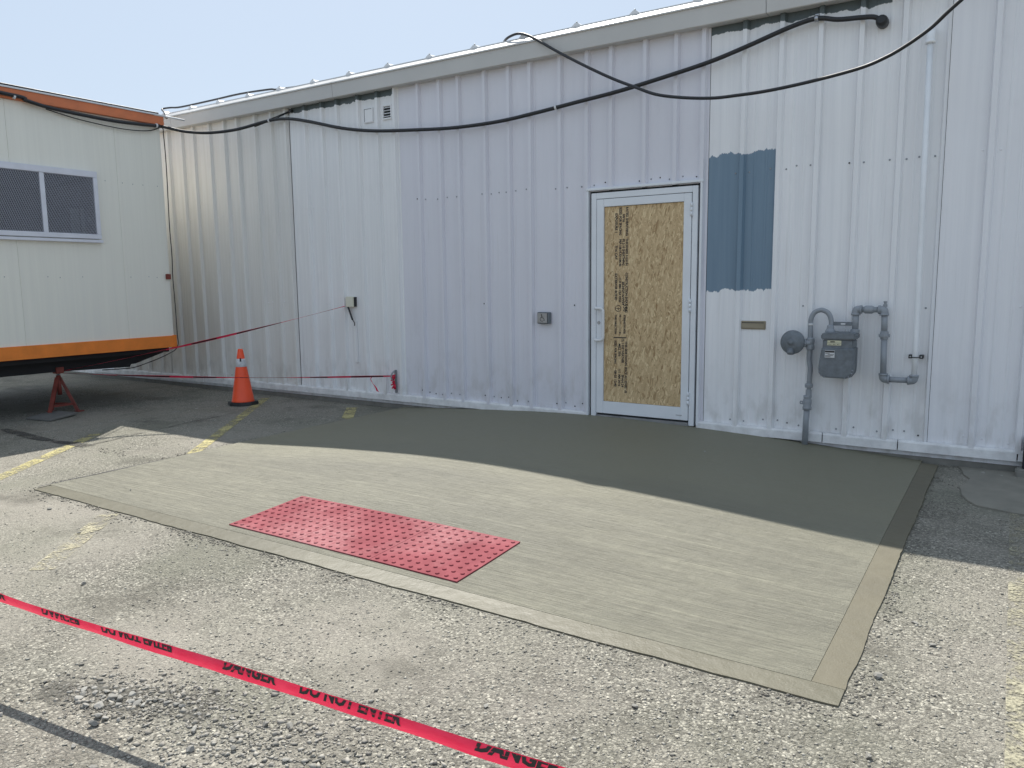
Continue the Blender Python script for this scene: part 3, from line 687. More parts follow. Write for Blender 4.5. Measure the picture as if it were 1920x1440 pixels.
# ---- steel cleat with hook where the low tape is tied
ck = empty('tape_cleat', (-6.22, -0.03, 0.20), 'rusty steel cleat on the wall holding the knotted end of the low red tape', 'cleat')
B(-6.235, -6.210, -0.030, -0.004, 0.19, 0.47).build('strap', M['screw'], ck, bevel=0.004)
MB().tube(spline([(-6.222, -0.03, 0.46), (-6.235, -0.07, 0.43), (-6.230, -0.085, 0.38), (-6.222, -0.06, 0.34)], 5), 0.010, 7).build('hook', M['screw'], ck)
kn = MB()
for i in range(9):
    a = i * 0.9; kn.obox((-6.222 + .010 * math.sin(a * 2), -0.066 + .012 * math.cos(a * 3), 0.405 - i * 0.018), (0.020 - .001 * i + .006 * math.sin(a), .004, .004), (0, 0.012, 0), (.003, 0, 0.010))
kn.build('knot', M['tape'], ck, bevel=0.004)
mb = MB(); pts = spline([(-6.222, -0.075, 0.33), (-6.205, -0.07, 0.30), (-6.198, -0.06, 0.265), (-6.215, -0.05, 0.235)], 4)
V = []
for i, p in enumerate(pts): V += [p + Vector((-.018, 0, .0)), p + Vector((.016, -.006 * math.sin(i), 0.004))]
mb.add(V, [(2 * i, 2 * i + 1, 2 * i + 3, 2 * i + 2) for i in range(len(pts) - 1)]); mb.build('tape_end', M['tape'], ck, fix=False)

# ---- gas meter set
gs = empty('gas_meter', (-1.45, -0.12, 0.0), 'grey gas meter with round regulator and bent pipes mounted on the wall', 'gas meter')
yp = -0.12
MB().tube([(-1.462, -0.075, 0.03), (-1.455, -0.095, 0.28), (-1.448, -0.108, 0.40)], 0.0255, 14).build('riser_pipe', M['gas2'], gs)
MB().lathe((-1.463, -0.072, 0.052), (0, 0, 1), [(0.045, 0), (0.045, 0.012), (0.030, 0.022)], 16).build('floor_collar', M['found'], gs)
mb = MB(); mb.lathe((-1.447, -0.110, 0.385), (0, 0.02, 1), [(0.036, 0), (0.038, 0.02), (0.033, 0.035), (0.036, 0.06), (0.036, 0.085), (0.030, 0.10), (0.034, 0.105), (0.034, 0.125)], 10)
mb.lathe((-1.470, -0.118, 0.445), (-1, 0, 0), [(0.016, 0), (0.014, 0.018)], 8); mb.box(-1.505, -1.483, -0.124, -0.112, 0.432, 0.440).box(-1.505, -1.483, -0.124, -0.112, 0.452, 0.460).box(-1.507, -1.499, -0.124, -0.112, 0.440, 0.452)
mb.build('shutoff_valve', M['gas2'], gs)
mb = MB(); mb.lathe((-1.437, -0.115, 0.51), (0, 0, 1), [(0.024, 0), (0.024, 0.05), (0.018, 0.052), (0.018, 0.068), (0.031, 0.070), (0.034, 0.08), (0.034, 0.096), (0.030, 0.104), (0.020, 0.106), (0.020, 0.125)], 12, False)
mb.build('union', M['gas2'], gs)
MB().tube(spline([(-1.436, -0.117, 0.60), (-1.433, yp, 0.68), (-1.432, yp, 0.75), (-1.443, yp, 0.82), (-1.440, yp, 0.90), (-1.438, yp, 1.0)], 6), 0.0205, 12).build('inlet_pipe', M['gas2'], gs)
mb = MB(); mb.lathe((-1.438, yp, 0.905), (0, 0, 1), [(0.030, 0), (0.034, 0.012), (0.034, 0.04), (0.028, 0.045), (0.034, 0.07), (0.034, 0.095), (0.028, 0.105)], 10, False)
mb.lathe((-1.438, yp - 0.01, 0.965), (-1, -0.25, 0), [(0.026, 0), (0.026, 0.03), (0.036, 0.035), (0.036, 0.05), (0.022, 0.055), (0.022, 0.08)], 10, False)
mb.build('regulator_body', M['gas2'], gs)
mb = MB(); rc = Vector((-1.575, -0.165, 0.970)); ax = (-0.10, -1, 0.10)
mb.lathe(rc, ax, [(0.05, -0.035), (0.085, -0.028), (0.098, -0.006), (0.103, -0.004), (0.103, 0.006), (0.096, 0.010), (0.080, 0.028), (0.045, 0.038), (0.024, 0.040), (0.022, 0.050), (0.012, 0.053)], 32)
rg = mb.build('regulator', M['gas'], gs)
MB().lathe(rc + Vector((-0.006, -0.02, -0.055)), (0, -0.35, -1), [(0.030, 0), (0.030, 0.045), (0.024, 0.05)], 12).build('vent_spout', M['gas'], rg)
MB().tube(spline([(-1.440, yp, 1.0), (-1.442, yp, 1.08), (-1.443, yp, 1.15), (-1.432, yp, 1.195), (-1.408, yp, 1.228), (-1.36, yp, 1.245), (-1.315, yp, 1.228), (-1.290, yp, 1.195), (-1.278, yp, 1.15), (-1.277, yp, 1.10)], 6), 0.0205, 12).build('gooseneck_pipe', M['gas2'], gs)
MB().lathe((-1.442, yp, 1.113), (0, 0, 1), [(0.0215, 0), (0.0215, 0.018)], 12).build('pipe_tag', M['labelw'], gs)
mb = MB(); m2 = MB(); mb.lathe((-1.277, yp - .03, 1.062), (0, 0, 1), [(0.042, 0), (0.040, 0.014), (0.030, 0.030), (0.026, 0.055), (0.022, 0.058)], 12, False); m2.lathe((-1.088, yp - .02, 1.062), (0, 0, 1), [(0.034, 0), (0.036, 0.004), (0.036, 0.026), (0.030, 0.030)], 12, False)
mb.build('meter_connection', M['gas2'], gs); m2.build('meter_connection', M['gas2'], gs)
B(-1.270, -1.090, yp - .012, yp + .012, 1.118, 1.148).build('meter_bar', M['gas'], gs, bevel=0.003)
B(-1.200, -1.165, yp - .0155, yp - .0115, 1.126, 1.138).build('bar_tag', M['labelw'], gs)
# meter: domed top casting, upper body and the rounded lower diaphragm case
mb = MB(); mb.prism([(-1.322, 1.008), (-1.325, 1.050), (-1.312, 1.064), (-1.072, 1.066), (-1.058, 1.052), (-1.062, 1.012)], lambda x, z: (x, -0.285, z), lambda x, z: (x, -0.06, z))
mt = mb.build('meter_top', M['gas'], gs, bevel=0.008)
MB().prism([(-1.312, 0.930), (-1.312, 1.009), (-1.078, 1.009), (-1.078, 0.930)], lambda x, z: (x, -0.268, z), lambda x, z: (x, -0.07, z)).build('meter_body', M['gas'], gs, bevel=0.008)
cs = [(-1.316, 0.942), (-1.330, 0.85), (-1.338, 0.77), (-1.334, 0.732), (-1.316, 0.705), (-1.290, 0.692), (-1.122, 0.690), (-1.092, 0.702), (-1.070, 0.732), (-1.064, 0.76), (-1.064, 0.942)]
mb = MB(); n = len(cs); cen = (-1.20, 0.82)
def ringv(sc, y): return [(cen[0] + (x - cen[0]) * sc, y, cen[1] + (z - cen[1]) * sc) for x, z in cs]
V = ringv(0.93, -0.290) + ringv(0.985, -0.278) + ringv(1.0, -0.262) + ringv(1.0, -0.115) + ringv(0.97, -0.085)
F = [tuple(range(n))] + [(r * n + i, r * n + (i + 1) % n, (r + 1) * n + (i + 1) % n, (r + 1) * n + i) for r in range(4) for i in range(n)] + [tuple(4 * n + i for i in range(n - 1, -1, -1))]
mb.add(V, F); mc = mb.build('diaphragm_case', M['gas'], gs, bevel=0.004)
mb = MB(); V = ringv(1.03, -0.196) + ringv(1.03, -0.184); mb.add(V, [tuple(range(n)), tuple(range(2 * n - 1, n - 1, -1))] + [(i, (i + 1) % n, n + (i + 1) % n, n + i) for i in range(n)])
mb.build('case_flange', M['gas'], mc, bevel=0.002)
mb = MB()
for x, z in cs[1:-1]: mb.lathe((cen[0] + (x - cen[0]) * .95, -0.276, cen[1] + (z - cen[1]) * .95), (0, -1, 0), [(0.006, 0), (0.006, 0.014), (0.003, 0.016)], 6, False)
o = mb.build('bolts', M['gas2'], mc); o['kind'] = 'stuff'
lb = B(-1.274, -1.166, -0.2745, -0.2675, 0.962, 1.003).build('index_plate', M['label'], gs, bevel=0.002)
mb = MB(); mb.box(-1.272, -1.168, -0.276, -0.274, 0.982, 0.9838).box(-1.250, -1.215, -0.276, -0.274, 0.988, 0.996)
for q in range(8): mb.box(-1.262 + q * .011, -1.256 + q * .011 - .002 * (q % 3), -0.276, -0.274, 0.968, 0.974)
mb.build('index_print', M['print'], lb)
lb = B(-1.285, -1.210, -0.2955, -0.289, 0.862, 0.922).build('rating_label', M['labelw'], gs)
mb = MB(); mb.box(-1.284, -1.211, -0.297, -0.295, 0.905, 0.919)
for q, (a, b) in enumerate(((-1.282, -1.24), (-1.282, -1.222), (-1.262, -1.215), (-1.282, -1.248))): mb.box(a, b, -0.297, -0.295, 0.868 + q * .009, 0.8715 + q * .009)
mb.build('label_print', M['print'], lb)
# outlet run: nipple, elbow, top pipe, tee, drop pipe, union, elbows
R1 = 0.0265
def elbow(c, d1, d2, r=0.036, L=0.042):
    c, d1, d2 = Vector(c), Vector(d1), Vector(d2); mb = MB()
    mb.tube(spline([c + d1 * L, c + d1 * L * .55, c + (d1 + d2) * L * .12, c + d2 * L * .55, c + d2 * L], 4), r * 0.90, 12)
    for d in (d1, d2): mb.lathe(c + d * (L - .012), d, [(r, 0), (r, 0.016)], 12)
    return mb.build('elbow', M['gas2'], gs)
MB().tube([(-1.088, yp - .01, 1.08), (-1.090, yp, 1.24)], 0.0255, 12).build('outlet_pipe', M['gas2'], gs)
elbow((-1.091, yp, 1.252), (0, 0, -1), (1, 0, 0))
mb = MB(); mb.tube([(-1.06, yp, 1.252), (-0.90, yp, 1.252)], R1 * 0.88, 12); mb.lathe((-1.03, yp, 1.252), (1, 0, 0), [(R1 * .9, 0), (0.033, .01), (0.033, .06), (R1 * .9, .078)], 12); mb.build('outlet_pipe', M['gas2'], gs)
elbow((-0.877, yp, 1.252), (-1, 0, 0), (0, 0, -1))
MB().lathe((-0.874, yp, 1.275), (0, 0, 1), [(0.016, 0), (0.016, 0.02), (0.011, 0.022), (0.011, 0.034), (0.014, 0.036), (0.014, 0.046)], 8, False).build('plug', M['gas2'], gs)
MB().tube([(-0.875, yp, 1.225), (-0.871, yp, 1.06)], R1 * 0.9, 12).build('outlet_pipe', M['gas2'], gs)
MB().lathe((-0.869, yp, 1.012), (0, 0, 1), [(0.028, 0), (0.030, 0.010), (0.030, 0.018), (0.041, 0.019), (0.042, 0.034), (0.041, 0.044), (0.031, 0.046), (0.031, 0.062), (0.027, 0.066)], 8, False).build('pipe_union', M['gas2'], gs)
MB().tube([(-0.869, yp, 1.02), (-0.862, yp, 0.70)], R1 * 0.9, 12).build('outlet_pipe', M['gas2'], gs)
elbow((-0.861, yp, 0.688), (0, 0, 1), (1, 0, 0))
MB().tube([(-0.84, yp, 0.687), (-0.66, yp, 0.688)], R1 * 0.86, 12).build('outlet_pipe', M['gas2'], gs)
elbow((-0.637, yp, 0.688), (-1, 0, 0), (0, 0, 1))

# ---- white pipe climbing the wall
wp = empty('white_pipe', (-0.637, -0.10, 0.72), 'tall white painted pipe running up the wall from the gas meter', 'pipe')
MB().tube([(-0.637, -0.118, 0.715), (-0.640, -0.105, 0.95), (-0.652, -0.085, 2.0), (-0.662, -0.080, 3.30)], 0.0215, 14).build('pipe', M['pipew'], wp)
mb = MB(); mb.tube(spline([(-0.662, -0.080, 3.29), (-0.662, -0.078, 3.33), (-0.664, -0.055, 3.372), (-0.666, -0.0, 3.385)], 5), 0.033, 12); mb.lathe((-0.662, -0.08, 3.278), (0, 0, 1), [(0.036, 0), (0.036, 0.026)], 14)
mb.build('top_elbow', M['pipew'], wp)
stp = MB().tube([(-0.638 + .0285 * math.cos(R(a)), -0.109 + .0285 * math.sin(R(a)), 0.876) for a in range(180, 361, 15)], 0.004, 6).build('pipe_strap', M['black'], wp)
for xa, xb in ((-0.690, -0.664), (-0.612, -0.584)):
    B(xa, xb, -0.070, -0.002, 0.862, 0.890).build('strap_block', M['black'], wp)
    MB().lathe(((xa + xb) / 2, -0.070, 0.876), (0, -1, 0), [(0.006, 0), (0.005, 0.003)], 8).build('strap_screw', M['labelw'], wp)

# ---- cables
cm = [(-9.32, -0.86, 3.535), (-9.25, -0.80, 3.515), (-9.10, -0.66, 3.475), (-8.90, -0.45, 3.47), (-8.60, -0.25, 3.51), (-8.157, -0.10, 3.592), (-7.80, -0.085, 3.572), (-7.428, -0.085, 3.493), (-6.888, -0.085, 3.356), (-6.376, -0.085, 3.268), (-5.736, -0.085, 3.208), (-5.213, -0.085, 3.172), (-4.656, -0.085, 3.168), (-4.199, -0.085, 3.198), (-3.711, -0.085, 3.243), (-3.256, -0.085, 3.285), (-2.779, -0.085, 3.35), (-2.384, -0.085, 3.413), (-2.059, -0.085, 3.489), (-1.709, -0.08, 3.583), (-1.5, -0.075, 3.615), (-1.336, -0.075, 3.577), (-1.176, -0.08, 3.56), (-1.07, -0.085, 3.545), (-1.02, -0.075, 3.515)]
mcb = empty('power_cable', (-4.6, -0.09, 3.16), 'thick black cable sagging across the white wall from the trailer to a wall fitting', 'cable')
MB().tube(spline(cm, 6), 0.0195, 10).build('cable', M['black'], mcb)
mb = MB(); mb.lathe((-1.010, 0.0, 3.508), (0, -1, 0), [(0.044, 0), (0.046, 0.02), (0.046, 0.07), (0.040, 0.10), (0.025, 0.112)], 14); mb.build('wall_fitting', M['black'], mcb)
def tie(p, r, ax, par, mat='labelw', L=0.02): return MB().lathe(Vector(p) - Vector(ax).normalized() * L / 2, ax, [(r, 0), (r, L)], 10).build('cable_tie', M[mat], par)
tie((-3.945, -0.085, 3.221), 0.0245, (1, 0, 0.16), mcb); tie((-8.157, -0.10, 3.592), 0.026, (1, 0.1, 0.1), mcb)
mb = MB(); mb.lathe((-1.5, -0.075, 3.615), (1, 0, 0.05), [(0.026, -0.014), (0.026, 0.014)], 10); mb.box(-1.516, -1.488, -0.06, -0.004, 3.63, 3.655); mb.build('clamp', M['steel'], mcb)
mb = MB(); mb.tube([(-8.18, -0.10, 3.600), (-7.84, -0.02, 3.688)], 0.007, 6); mb.tube([(-8.40, -0.14, 3.535), (-8.15, -0.10, 3.585), (-7.86, -0.02, 3.675)], 0.006, 6); mb.lathe((-7.835, 0, 3.686), (0, -1, 0), [(0.02, 0), (0.02, 0.04)], 8)
mb.build('support_wire', M['black'], mcb)
th = [(-5.0, 0.7, 4.03), (-4.78, 0.25, 4.02), (-4.62, 0.03, 3.995), (-4.50, -0.05, 4.000), (-4.37, -0.075, 3.998), (-4.185, -0.14, 3.915), (-3.84, -0.21, 3.700), (-3.495, -0.293, 3.497), (-3.199, -0.337, 3.335), (-2.968, -0.38, 3.224), (-2.746, -0.423, 3.122), (-2.485, -0.467, 3.052), (-2.213, -0.51, 3.004), (-1.999, -0.553, 2.988), (-1.733, -0.597, 2.980), (-1.404, -0.64, 2.994), (-1.061, -0.683, 3.027), (-0.88, -0.727, 3.065), (-0.742, -0.77, 3.115), (-0.595, -0.813, 3.191), (-0.485, -0.857, 3.272), (-0.30, -0.93, 3.40), (0.0, -1.05, 3.62), (0.6, -1.3, 4.0)]
o = MB().tube(spline(th, 6), 0.0135, 8).build('drop_cable', M['black']); tag(o, 'thinner black cable looping off the roof edge and crossing the thick cable', 'cable')
rcab = [(-9.6, -0.6, 3.72), (-9.95, -0.35, 3.80), (-10.3, -0.15, 3.95), (-10.6, 0.02, 4.06), (-10.5, 0.08, 4.078), (-10.258, 0.1, 4.062), (-9.526, 0.1, 4.062), (-8.953, 0.1, 4.066), (-8.363, 0.1, 4.042), (-8.2, 0.12, 4.025), (-7.6, 0.18, 4.02), (-7.0, 0.25, 4.02)]
o = MB().tube(spline(rcab, 5), 0.013, 8).build('roof_cable', M['black']); tag(o, 'black cable lying along the ribs of the building roof edge', 'cable')

# ================================================================ SITE TRAILER
TX, TY0, TY1, TZ0, TZ1 = -9.35, -10.9, -0.865, 0.845, 3.545
tr = empty('site_trailer', (-10.9, -5.8, 0), 'cream office trailer with orange rims standing beside the white building', 'trailer')
B(TX - 3.05, TX - 0.03, TY0, TY1 - 0.03, 0.72, 3.60).build('trailer_core', M['siding'], tr)
ys = [TY1, -1.48, -2.70, -3.92, -5.14, -6.36, -7.58, -8.80, TY0]
for a, b in zip(ys[1:], ys[:-1]):
    s = B(TX - 0.03, TX, a + .0008, b - .0008, TZ0, TZ1).build('siding_panel', M['siding'], tr, bevel=0.0015)
    mb = MB()
    for zr in (2.775, 1.62):
        y = a + .08
        while y < b - .05:
            if rng.random() < .75 and not (zr == 2.775 and y < -1.70): mb.lathe((TX, y + rng.uniform(-.02, .02), zr + rng.uniform(-.006, .006)), (1, 0, 0), [(0.006, 0), (0.004, 0.003)], 6, False)
            y += 0.10 + rng.random() * .05
    if mb.v: o = mb.build('screws', M['screw'], s); o['kind'] = 'stuff'
for xa, xb in ((TX - 1.5, TX - .032), (TX - 3.05, TX - 1.504)): B(xa, xb, TY1 - .03, TY1, TZ0, TZ1).build('siding_panel', M['siding'], tr, bevel=0.003)
mb = MB(); mb.box(TX - .04, TX + .022, TY0, TY1 + .022, 0.700, 0.852); o = mb.build('lower_rim', M['orange'], tr, bevel=0.003); o['label'] = 'bright orange steel rim along the trailer bottom'
mb = MB(); mb.box(TX - .035, TX + .026, TY1 - .02, TY1 + .026, 0.69, 0.858); mb.build('corner_plate', M['orange'], tr, bevel=0.002)
B(TX - 3.05, TX - .041, TY1 - .03, TY1 + .02, 0.700, 0.852).build('lower_rim', M['orange'], tr, bevel=0.003)
o = B(TX - .02, TX + .05, TY0, TY1 + .035, 3.546, 3.655).build('upper_fascia', M['rust_or'], tr, bevel=0.003); o['label'] = 'rusty orange fascia board along the trailer roof'
B(TX - 3.05, TX - .021, TY1 - .02, TY1 + .034, 3.546, 3.655).build('upper_fascia', M['rust_or'], tr, bevel=0.003)
B(TX - 3.1, TX + .065, TY0, TY1 + .055, 3.656, 3.674).build('roof_edge', M['roof'], tr, bevel=0.003)
MB().tube([(TX + .05, TY1 - .1, 3.664), (TX + .05, TY1 + .33, 3.660)], 0.013, 8).build('roof_rod', M['roof'], tr)
# black chassis beams and belly
def beam(x, name): return MB().prism([(-10.8, 0.53), (-2.25, 0.500), (-1.38, 0.472), (-1.36, 0.505), (-1.30, 0.508), (-0.90, 0.62), (-0.90, 0.699), (-10.8, 0.699)], lambda y, z: (x, y, z), lambda y, z: (x - .07, y, z)).build(name, M['chassis'], tr)
beam(-9.56, 'chassis_beam'); beam(-11.9, 'chassis_beam')
B(TX - 3.0, TX - .05, TY0 + .1, TY1 - .05, 0.640, 0.7195).build('belly_pan', M['chassis'], tr)
# window
wz0, wz1, wy0, wy1 = 2.075, 2.868, -4.22, -1.756
wd = MB(); fw = 0.072
wd.box(TX + .001, TX + .045, wy0, wy1, wz1 - fw, wz1).box(TX + .001, TX + .045, wy0, wy1, wz0, wz0 + .055).box(TX + .001, TX + .045, wy0, wy0 + fw, wz0 + .056, wz1 - fw - .001).box(TX + .001, TX + .045, wy1 - .05, wy1, wz0 + .056, wz1 - fw - .001)
win = wd.build('window', M['winframe'], tr, bevel=0.004); win['label'] = 'wide window behind an expanded metal security screen'
B(TX + .001, TX + .042, -2.417, -2.366, wz0 + .056, wz1 - fw - .001).build('mullion', M['winframe'], win, bevel=0.003)
B(TX + .001, TX + .042, -3.63, -3.58, wz0 + .056, wz1 - fw - .001).build('mullion', M['winframe'], win, bevel=0.003)
B(TX + .001, TX + .055, wy0 - .01, wy1 + .012, wz0 - .045, wz0 - .012).build('sill', M['winframe'], win, bevel=0.003)
B(TX + .001, TX + .004, wy0 + .06, wy1 - .04, wz0 + .04, wz1 - .05).build('dark_interior', M['chassis'], win)
mb = MB(); mb.box(TX + .006, TX + .009, -2.09, -1.99, wz0 + .057, 2.42).box(TX + .006, TX + .009, -1.97, -1.925, wz0 + .057, 2.43).box(TX + .006, TX + .009, -1.88, -1.85, 2.28, 2.33); mb.build('pale_strips', M['pale_strips'], win)  # pale strips set just behind the glass
B(TX + .018, TX + .022, wy0 + .06, wy1 - .04, wz0 + .045, wz1 - .06).build('glass', M['glass'], win)
for ya, yb in ((wy0 + fw, -3.63), (-3.58, -2.417), (-2.366, wy1 - .05)):
    mb = MB(); za, zb = wz0 + .056, wz1 - fw - .001; Hh = zb - za
    for sgn, pitch in ((1, .0175), (-1, .0175)):
        sh = Hh * 0.42; y = ya - sh
        while y < yb + sh:
            p, q = (y, za), (y + sgn * sh, zb)
            t0, t1 = 0.0, 1.0; d = q[0] - p[0]
            for lim, s in ((ya, 1), (yb, -1)):
                u = (lim - p[0]) / d
                if (d > 0) == (s > 0): t0 = max(t0, u)
                else: t1 = min(t1, u)
            if t1 - t0 > .01: mb.bar((TX + .035, p[0] + d * t0, za + Hh * t0), (TX + .035, p[0] + d * t1, za + Hh * t1), 0.0028, 0.0036 if sgn > 0 else 0.0014, (0, 1, 0))
            y += pitch
    mb.build('security_screen', M['meshwire'], win, fix=False)
# cables on the trailer
tcb = MB().tube(spline([(-9.40, -5.5, 3.72), (-9.33, -2.728, 3.692), (-9.33, -1.874, 3.689), (-9.33, -1.2, 3.689), (-9.34, -0.88, 3.692)], 6), 0.014, 8).build('trailer_cable', M['black']); tag(tcb, 'black cable lying along the top of the trailer roof edge', 'cable')
t2 = empty('trailer_feed_cable', (-9.3, -2.0, 3.5), 'black cable bundle hanging below the trailer fascia', 'cable')
MB().tube(spline([(-9.28, -5.0, 3.60), (-9.28, -2.75, 3.585), (-9.28, -2.5, 3.55), (-9.28, -2.203, 3.512), (-9.28, -1.587, 3.492), (-9.28, -1.2, 3.505), (-9.29, -0.90, 3.53)], 6), 0.021, 8).build('cable', M['black'], t2)
tie((-9.28, -2.62, 3.566), 0.024, (0, 1, -.1), t2); tie((-9.283, -0.95, 3.527), 0.026, (0, 1, .1), t2)
o = MB().tube(spline([(-9.31, -2.28, 3.50), (-9.31, -1.9, 3.446), (-9.31, -1.4, 3.421), (-9.31, -1.05, 3.45), (-9.315, -0.86, 3.517), (-9.315, -0.838, 3.42), (-9.315, -0.83, 3.0), (-9.315, -0.842, 2.3), (-9.315, -0.836, 1.9), (-9.315, -0.845, 1.62), (-9.315, -0.838, 1.3), (-9.31, -0.84, 0.90), (-9.31, -0.85, 0.70), (-9.35, -1.0, 0.60), (-9.5, -1.2, 0.50), (-9.7, -1.3, 0.44), (-10.0, -1.5, 0.42)], 7), 0.0065, 6).build('ground_wire', M['black']); tag(o, 'thin black wire running down the trailer corner', 'wire')
o = B(-9.345, -9.318, -0.930, -0.866, 1.59, 1.66).build('marker_light', M['jack'], tr, bevel=0.004); o['label'] = 'small red marker on the trailer corner'

# ---- jack stand with its ground plate
js = empty('jack_stand', (-9.60, -2.27, 0), 'dark red steel jack stand under the trailer chassis', 'jack stand')
top = Vector((-9.60, -2.26, 0.43))
for fx, fy in ((-9.50, -2.45), (-9.50, -2.10), (-9.80, -2.28)):
    ft = Vector((fx, fy, 0.0)); d = (ft - top); mb = MB(); n_ = Vector((fx - top.x, fy - top.y, 0)).normalized()
    mb.bar(top + n_ * .025, ft + Vector((0, 0, .01)), 0.052, 0.010, n_); mb.bar(top + n_ * .012, ft - n_ * .02 + Vector((0, 0, .01)), 0.010, 0.03, n_); mb.obox(ft + Vector((0, 0, .006)), (.04, 0, 0), (0, .04, 0), (0, 0, .006)); mb.build('leg', M['jack'], js)
mb = MB(); mb.bar((-9.515, -2.41, .10), (-9.515, -2.14, .10), .008, .025).bar((-9.52, -2.41, .10), (-9.76, -2.28, .10), .008, .025).bar((-9.52, -2.14, .10), (-9.76, -2.28, .10), .008, .025); mb.build('brace', M['jack'], js)
MB().lathe((-9.60, -2.26, 0.22), (0, 0, 1), [(0.026, 0), (0.026, 0.235)], 12).build('column', M['jack'], js)
MB().lathe((-9.60, -2.26, 0.452), (0, 0, 1), [(0.017, 0), (0.017, 0.018), (0.022, 0.018), (0.022, 0.03)], 10).build('ratchet_post', M['screw'], js)
mb = MB(); mb.box(-9.64, -9.55, -2.305, -2.215, 0.478, 0.498).box(-9.64, -9.55, -2.305, -2.293, 0.498, 0.555).box(-9.64, -9.55, -2.227, -2.215, 0.498, 0.555).box(-9.553, -9.541, -2.305, -2.215, 0.490, 0.555); mb.build('saddle', M['jack'], js, bevel=0.003)
mb = MB(); mb.prism([(-9.448, -2.738), (-9.041, -2.664), (-9.203, -2.275), (-9.63, -2.34)], lambda x, y: (x, y, 0.006 + 0.012 * (y > -2.6)), lambda x, y: (x, y, 0.024 + 0.012 * (y > -2.6)))
tag(mb.build('ground_plate', M['pad'], bevel=0.002), 'grey flat board lying on the asphalt in front of the jack stand', 'board')

# ---- traffic cone
cn = empty('traffic_cone', (-8.15, -0.75, 0), 'orange traffic cone with one white collar and black base', 'traffic cone')
cx, cy = -8.15, -0.75
def cr(z): return 0.140 - (z - 0.03) / 0.675 * (0.140 - 0.031)
MB().lathe((cx, cy, 0), (0, 0, 1), [(cr(.03) + .006, .038), (cr(.06), .06), (cr(.3), .3), (cr(.5), .5), (cr(.69), .69), (cr(.705) - .004, .708), (cr(.7) - .012, .708), (cr(.7) - .012, .66)], 32).build('cone_body', M['cone'], cn)
MB().lathe((cx, cy, 0), (0, 0, 1), [(cr(.485) + .0005, .485), (cr(.487) + .0025, .487), (cr(.585) + .0025, .585), (cr(.587) + .0005, .587)], 32).build('reflective_collar', M['reflect'], cn)
mb = MB(); Ra = R(18); o8 = []
for i in range(8):
    a = Ra + math.pi / 4 * i + math.pi / 8; o8.append((cx + 0.192 * math.cos(a) * (1.0), cy + 0.192 * math.sin(a)))
mb.prism(o8, lambda x, y: (x, y, 0.002), lambda x, y: (cx + (x - cx) * .97, cy + (y - cy) * .97, 0.045)); mb.build('base', M['black'], cn, bevel=0.006)
MB().obox((cx + .052, cy - .046, .576), (.006, .006, 0), (.003, -.003, 0), (0, 0, .022)).build('collar_tear', M['black'], cn)

# ================================================================ BARRICADE TAPES
def tape(name, pts, w, twist, label, mat='tape', sag=0.0, n=60):
    """thin twisting ribbon; returns object and the ribbon frame function"""
    pts = spline(pts, max(2, n // (len(pts) - 1))); mb = MB(); V = []; N = len(pts)
    for i, p in enumerate(pts):
        t = (pts[min(i + 1, N - 1)] - pts[max(i - 1, 0)]).normalized(); u = Vector((0, 0, 1)); u = (u - t * u.dot(t)).normalized(); s = t.cross(u)
        a = twist(i / (N - 1)); d = u * math.cos(a) + s * math.sin(a); V += [p + d * w / 2, p - d * w / 2]
    mb.add(V, [(2 * i, 2 * i + 1, 2 * i + 3, 2 * i + 2) for i in range(N - 1)], True); o = mb.build(name, M[mat], fix=False); return tag(o, label, 'barricade tape'), pts, V
a0 = Vector((-9.58, -2.21, 0.50)); a1 = Vector((-6.985, -0.055, 1.232))
pa = [a0.lerp(a1, t) + Vector((0, 0, -0.03 * math.sin(math.pi * t))) for t in np.linspace(0, 1, 9)]
tape('barricade_tape', pa, 0.036, lambda t: 1.15 + 0.35 * math.sin(t * 9), 'red barricade tape stretched from the jack stand up to the outlet box')
b0 = Vector((-9.57, -2.20, 0.475)); b1 = Vector((-6.232, -0.075, 0.40))
pb = [b0.lerp(b1, t) + Vector((0, 0, -0.035 * math.sin(math.pi * t))) for t in np.linspace(0, 1, 9)]
tb, pts_b, Vb = tape('barricade_tape', pb, 0.038, lambda t: 1.05 + 0.3 * math.sin(t * 11 + 1) + (0.6 * max(0, t - .75)), 'red barricade tape stretched low from the jack stand past the cone to the wall cleat')
mb = MB(); pts = spline([(-6.44, -0.20, 0.40), (-6.47, -0.19, 0.36), (-6.455, -0.185, 0.325), (-6.40, -0.18, 0.26), (-6.37, -0.18, 0.215)], 5); V = []
for i, p in enumerate(pts): ww = 0.006 + 0.018 * max(0, (i / len(pts) - .45)) * 1.9; V += [p + Vector((-ww, 0, .3 * ww)), p + Vector((ww, .004 * math.sin(i), -.3 * ww))]
mb.add(V, [(2 * i, 2 * i + 1, 2 * i + 3, 2 * i + 2) for i in range(len(pts) - 1)]); mb.build('loose_end', M['tape'], tb, fix=False)
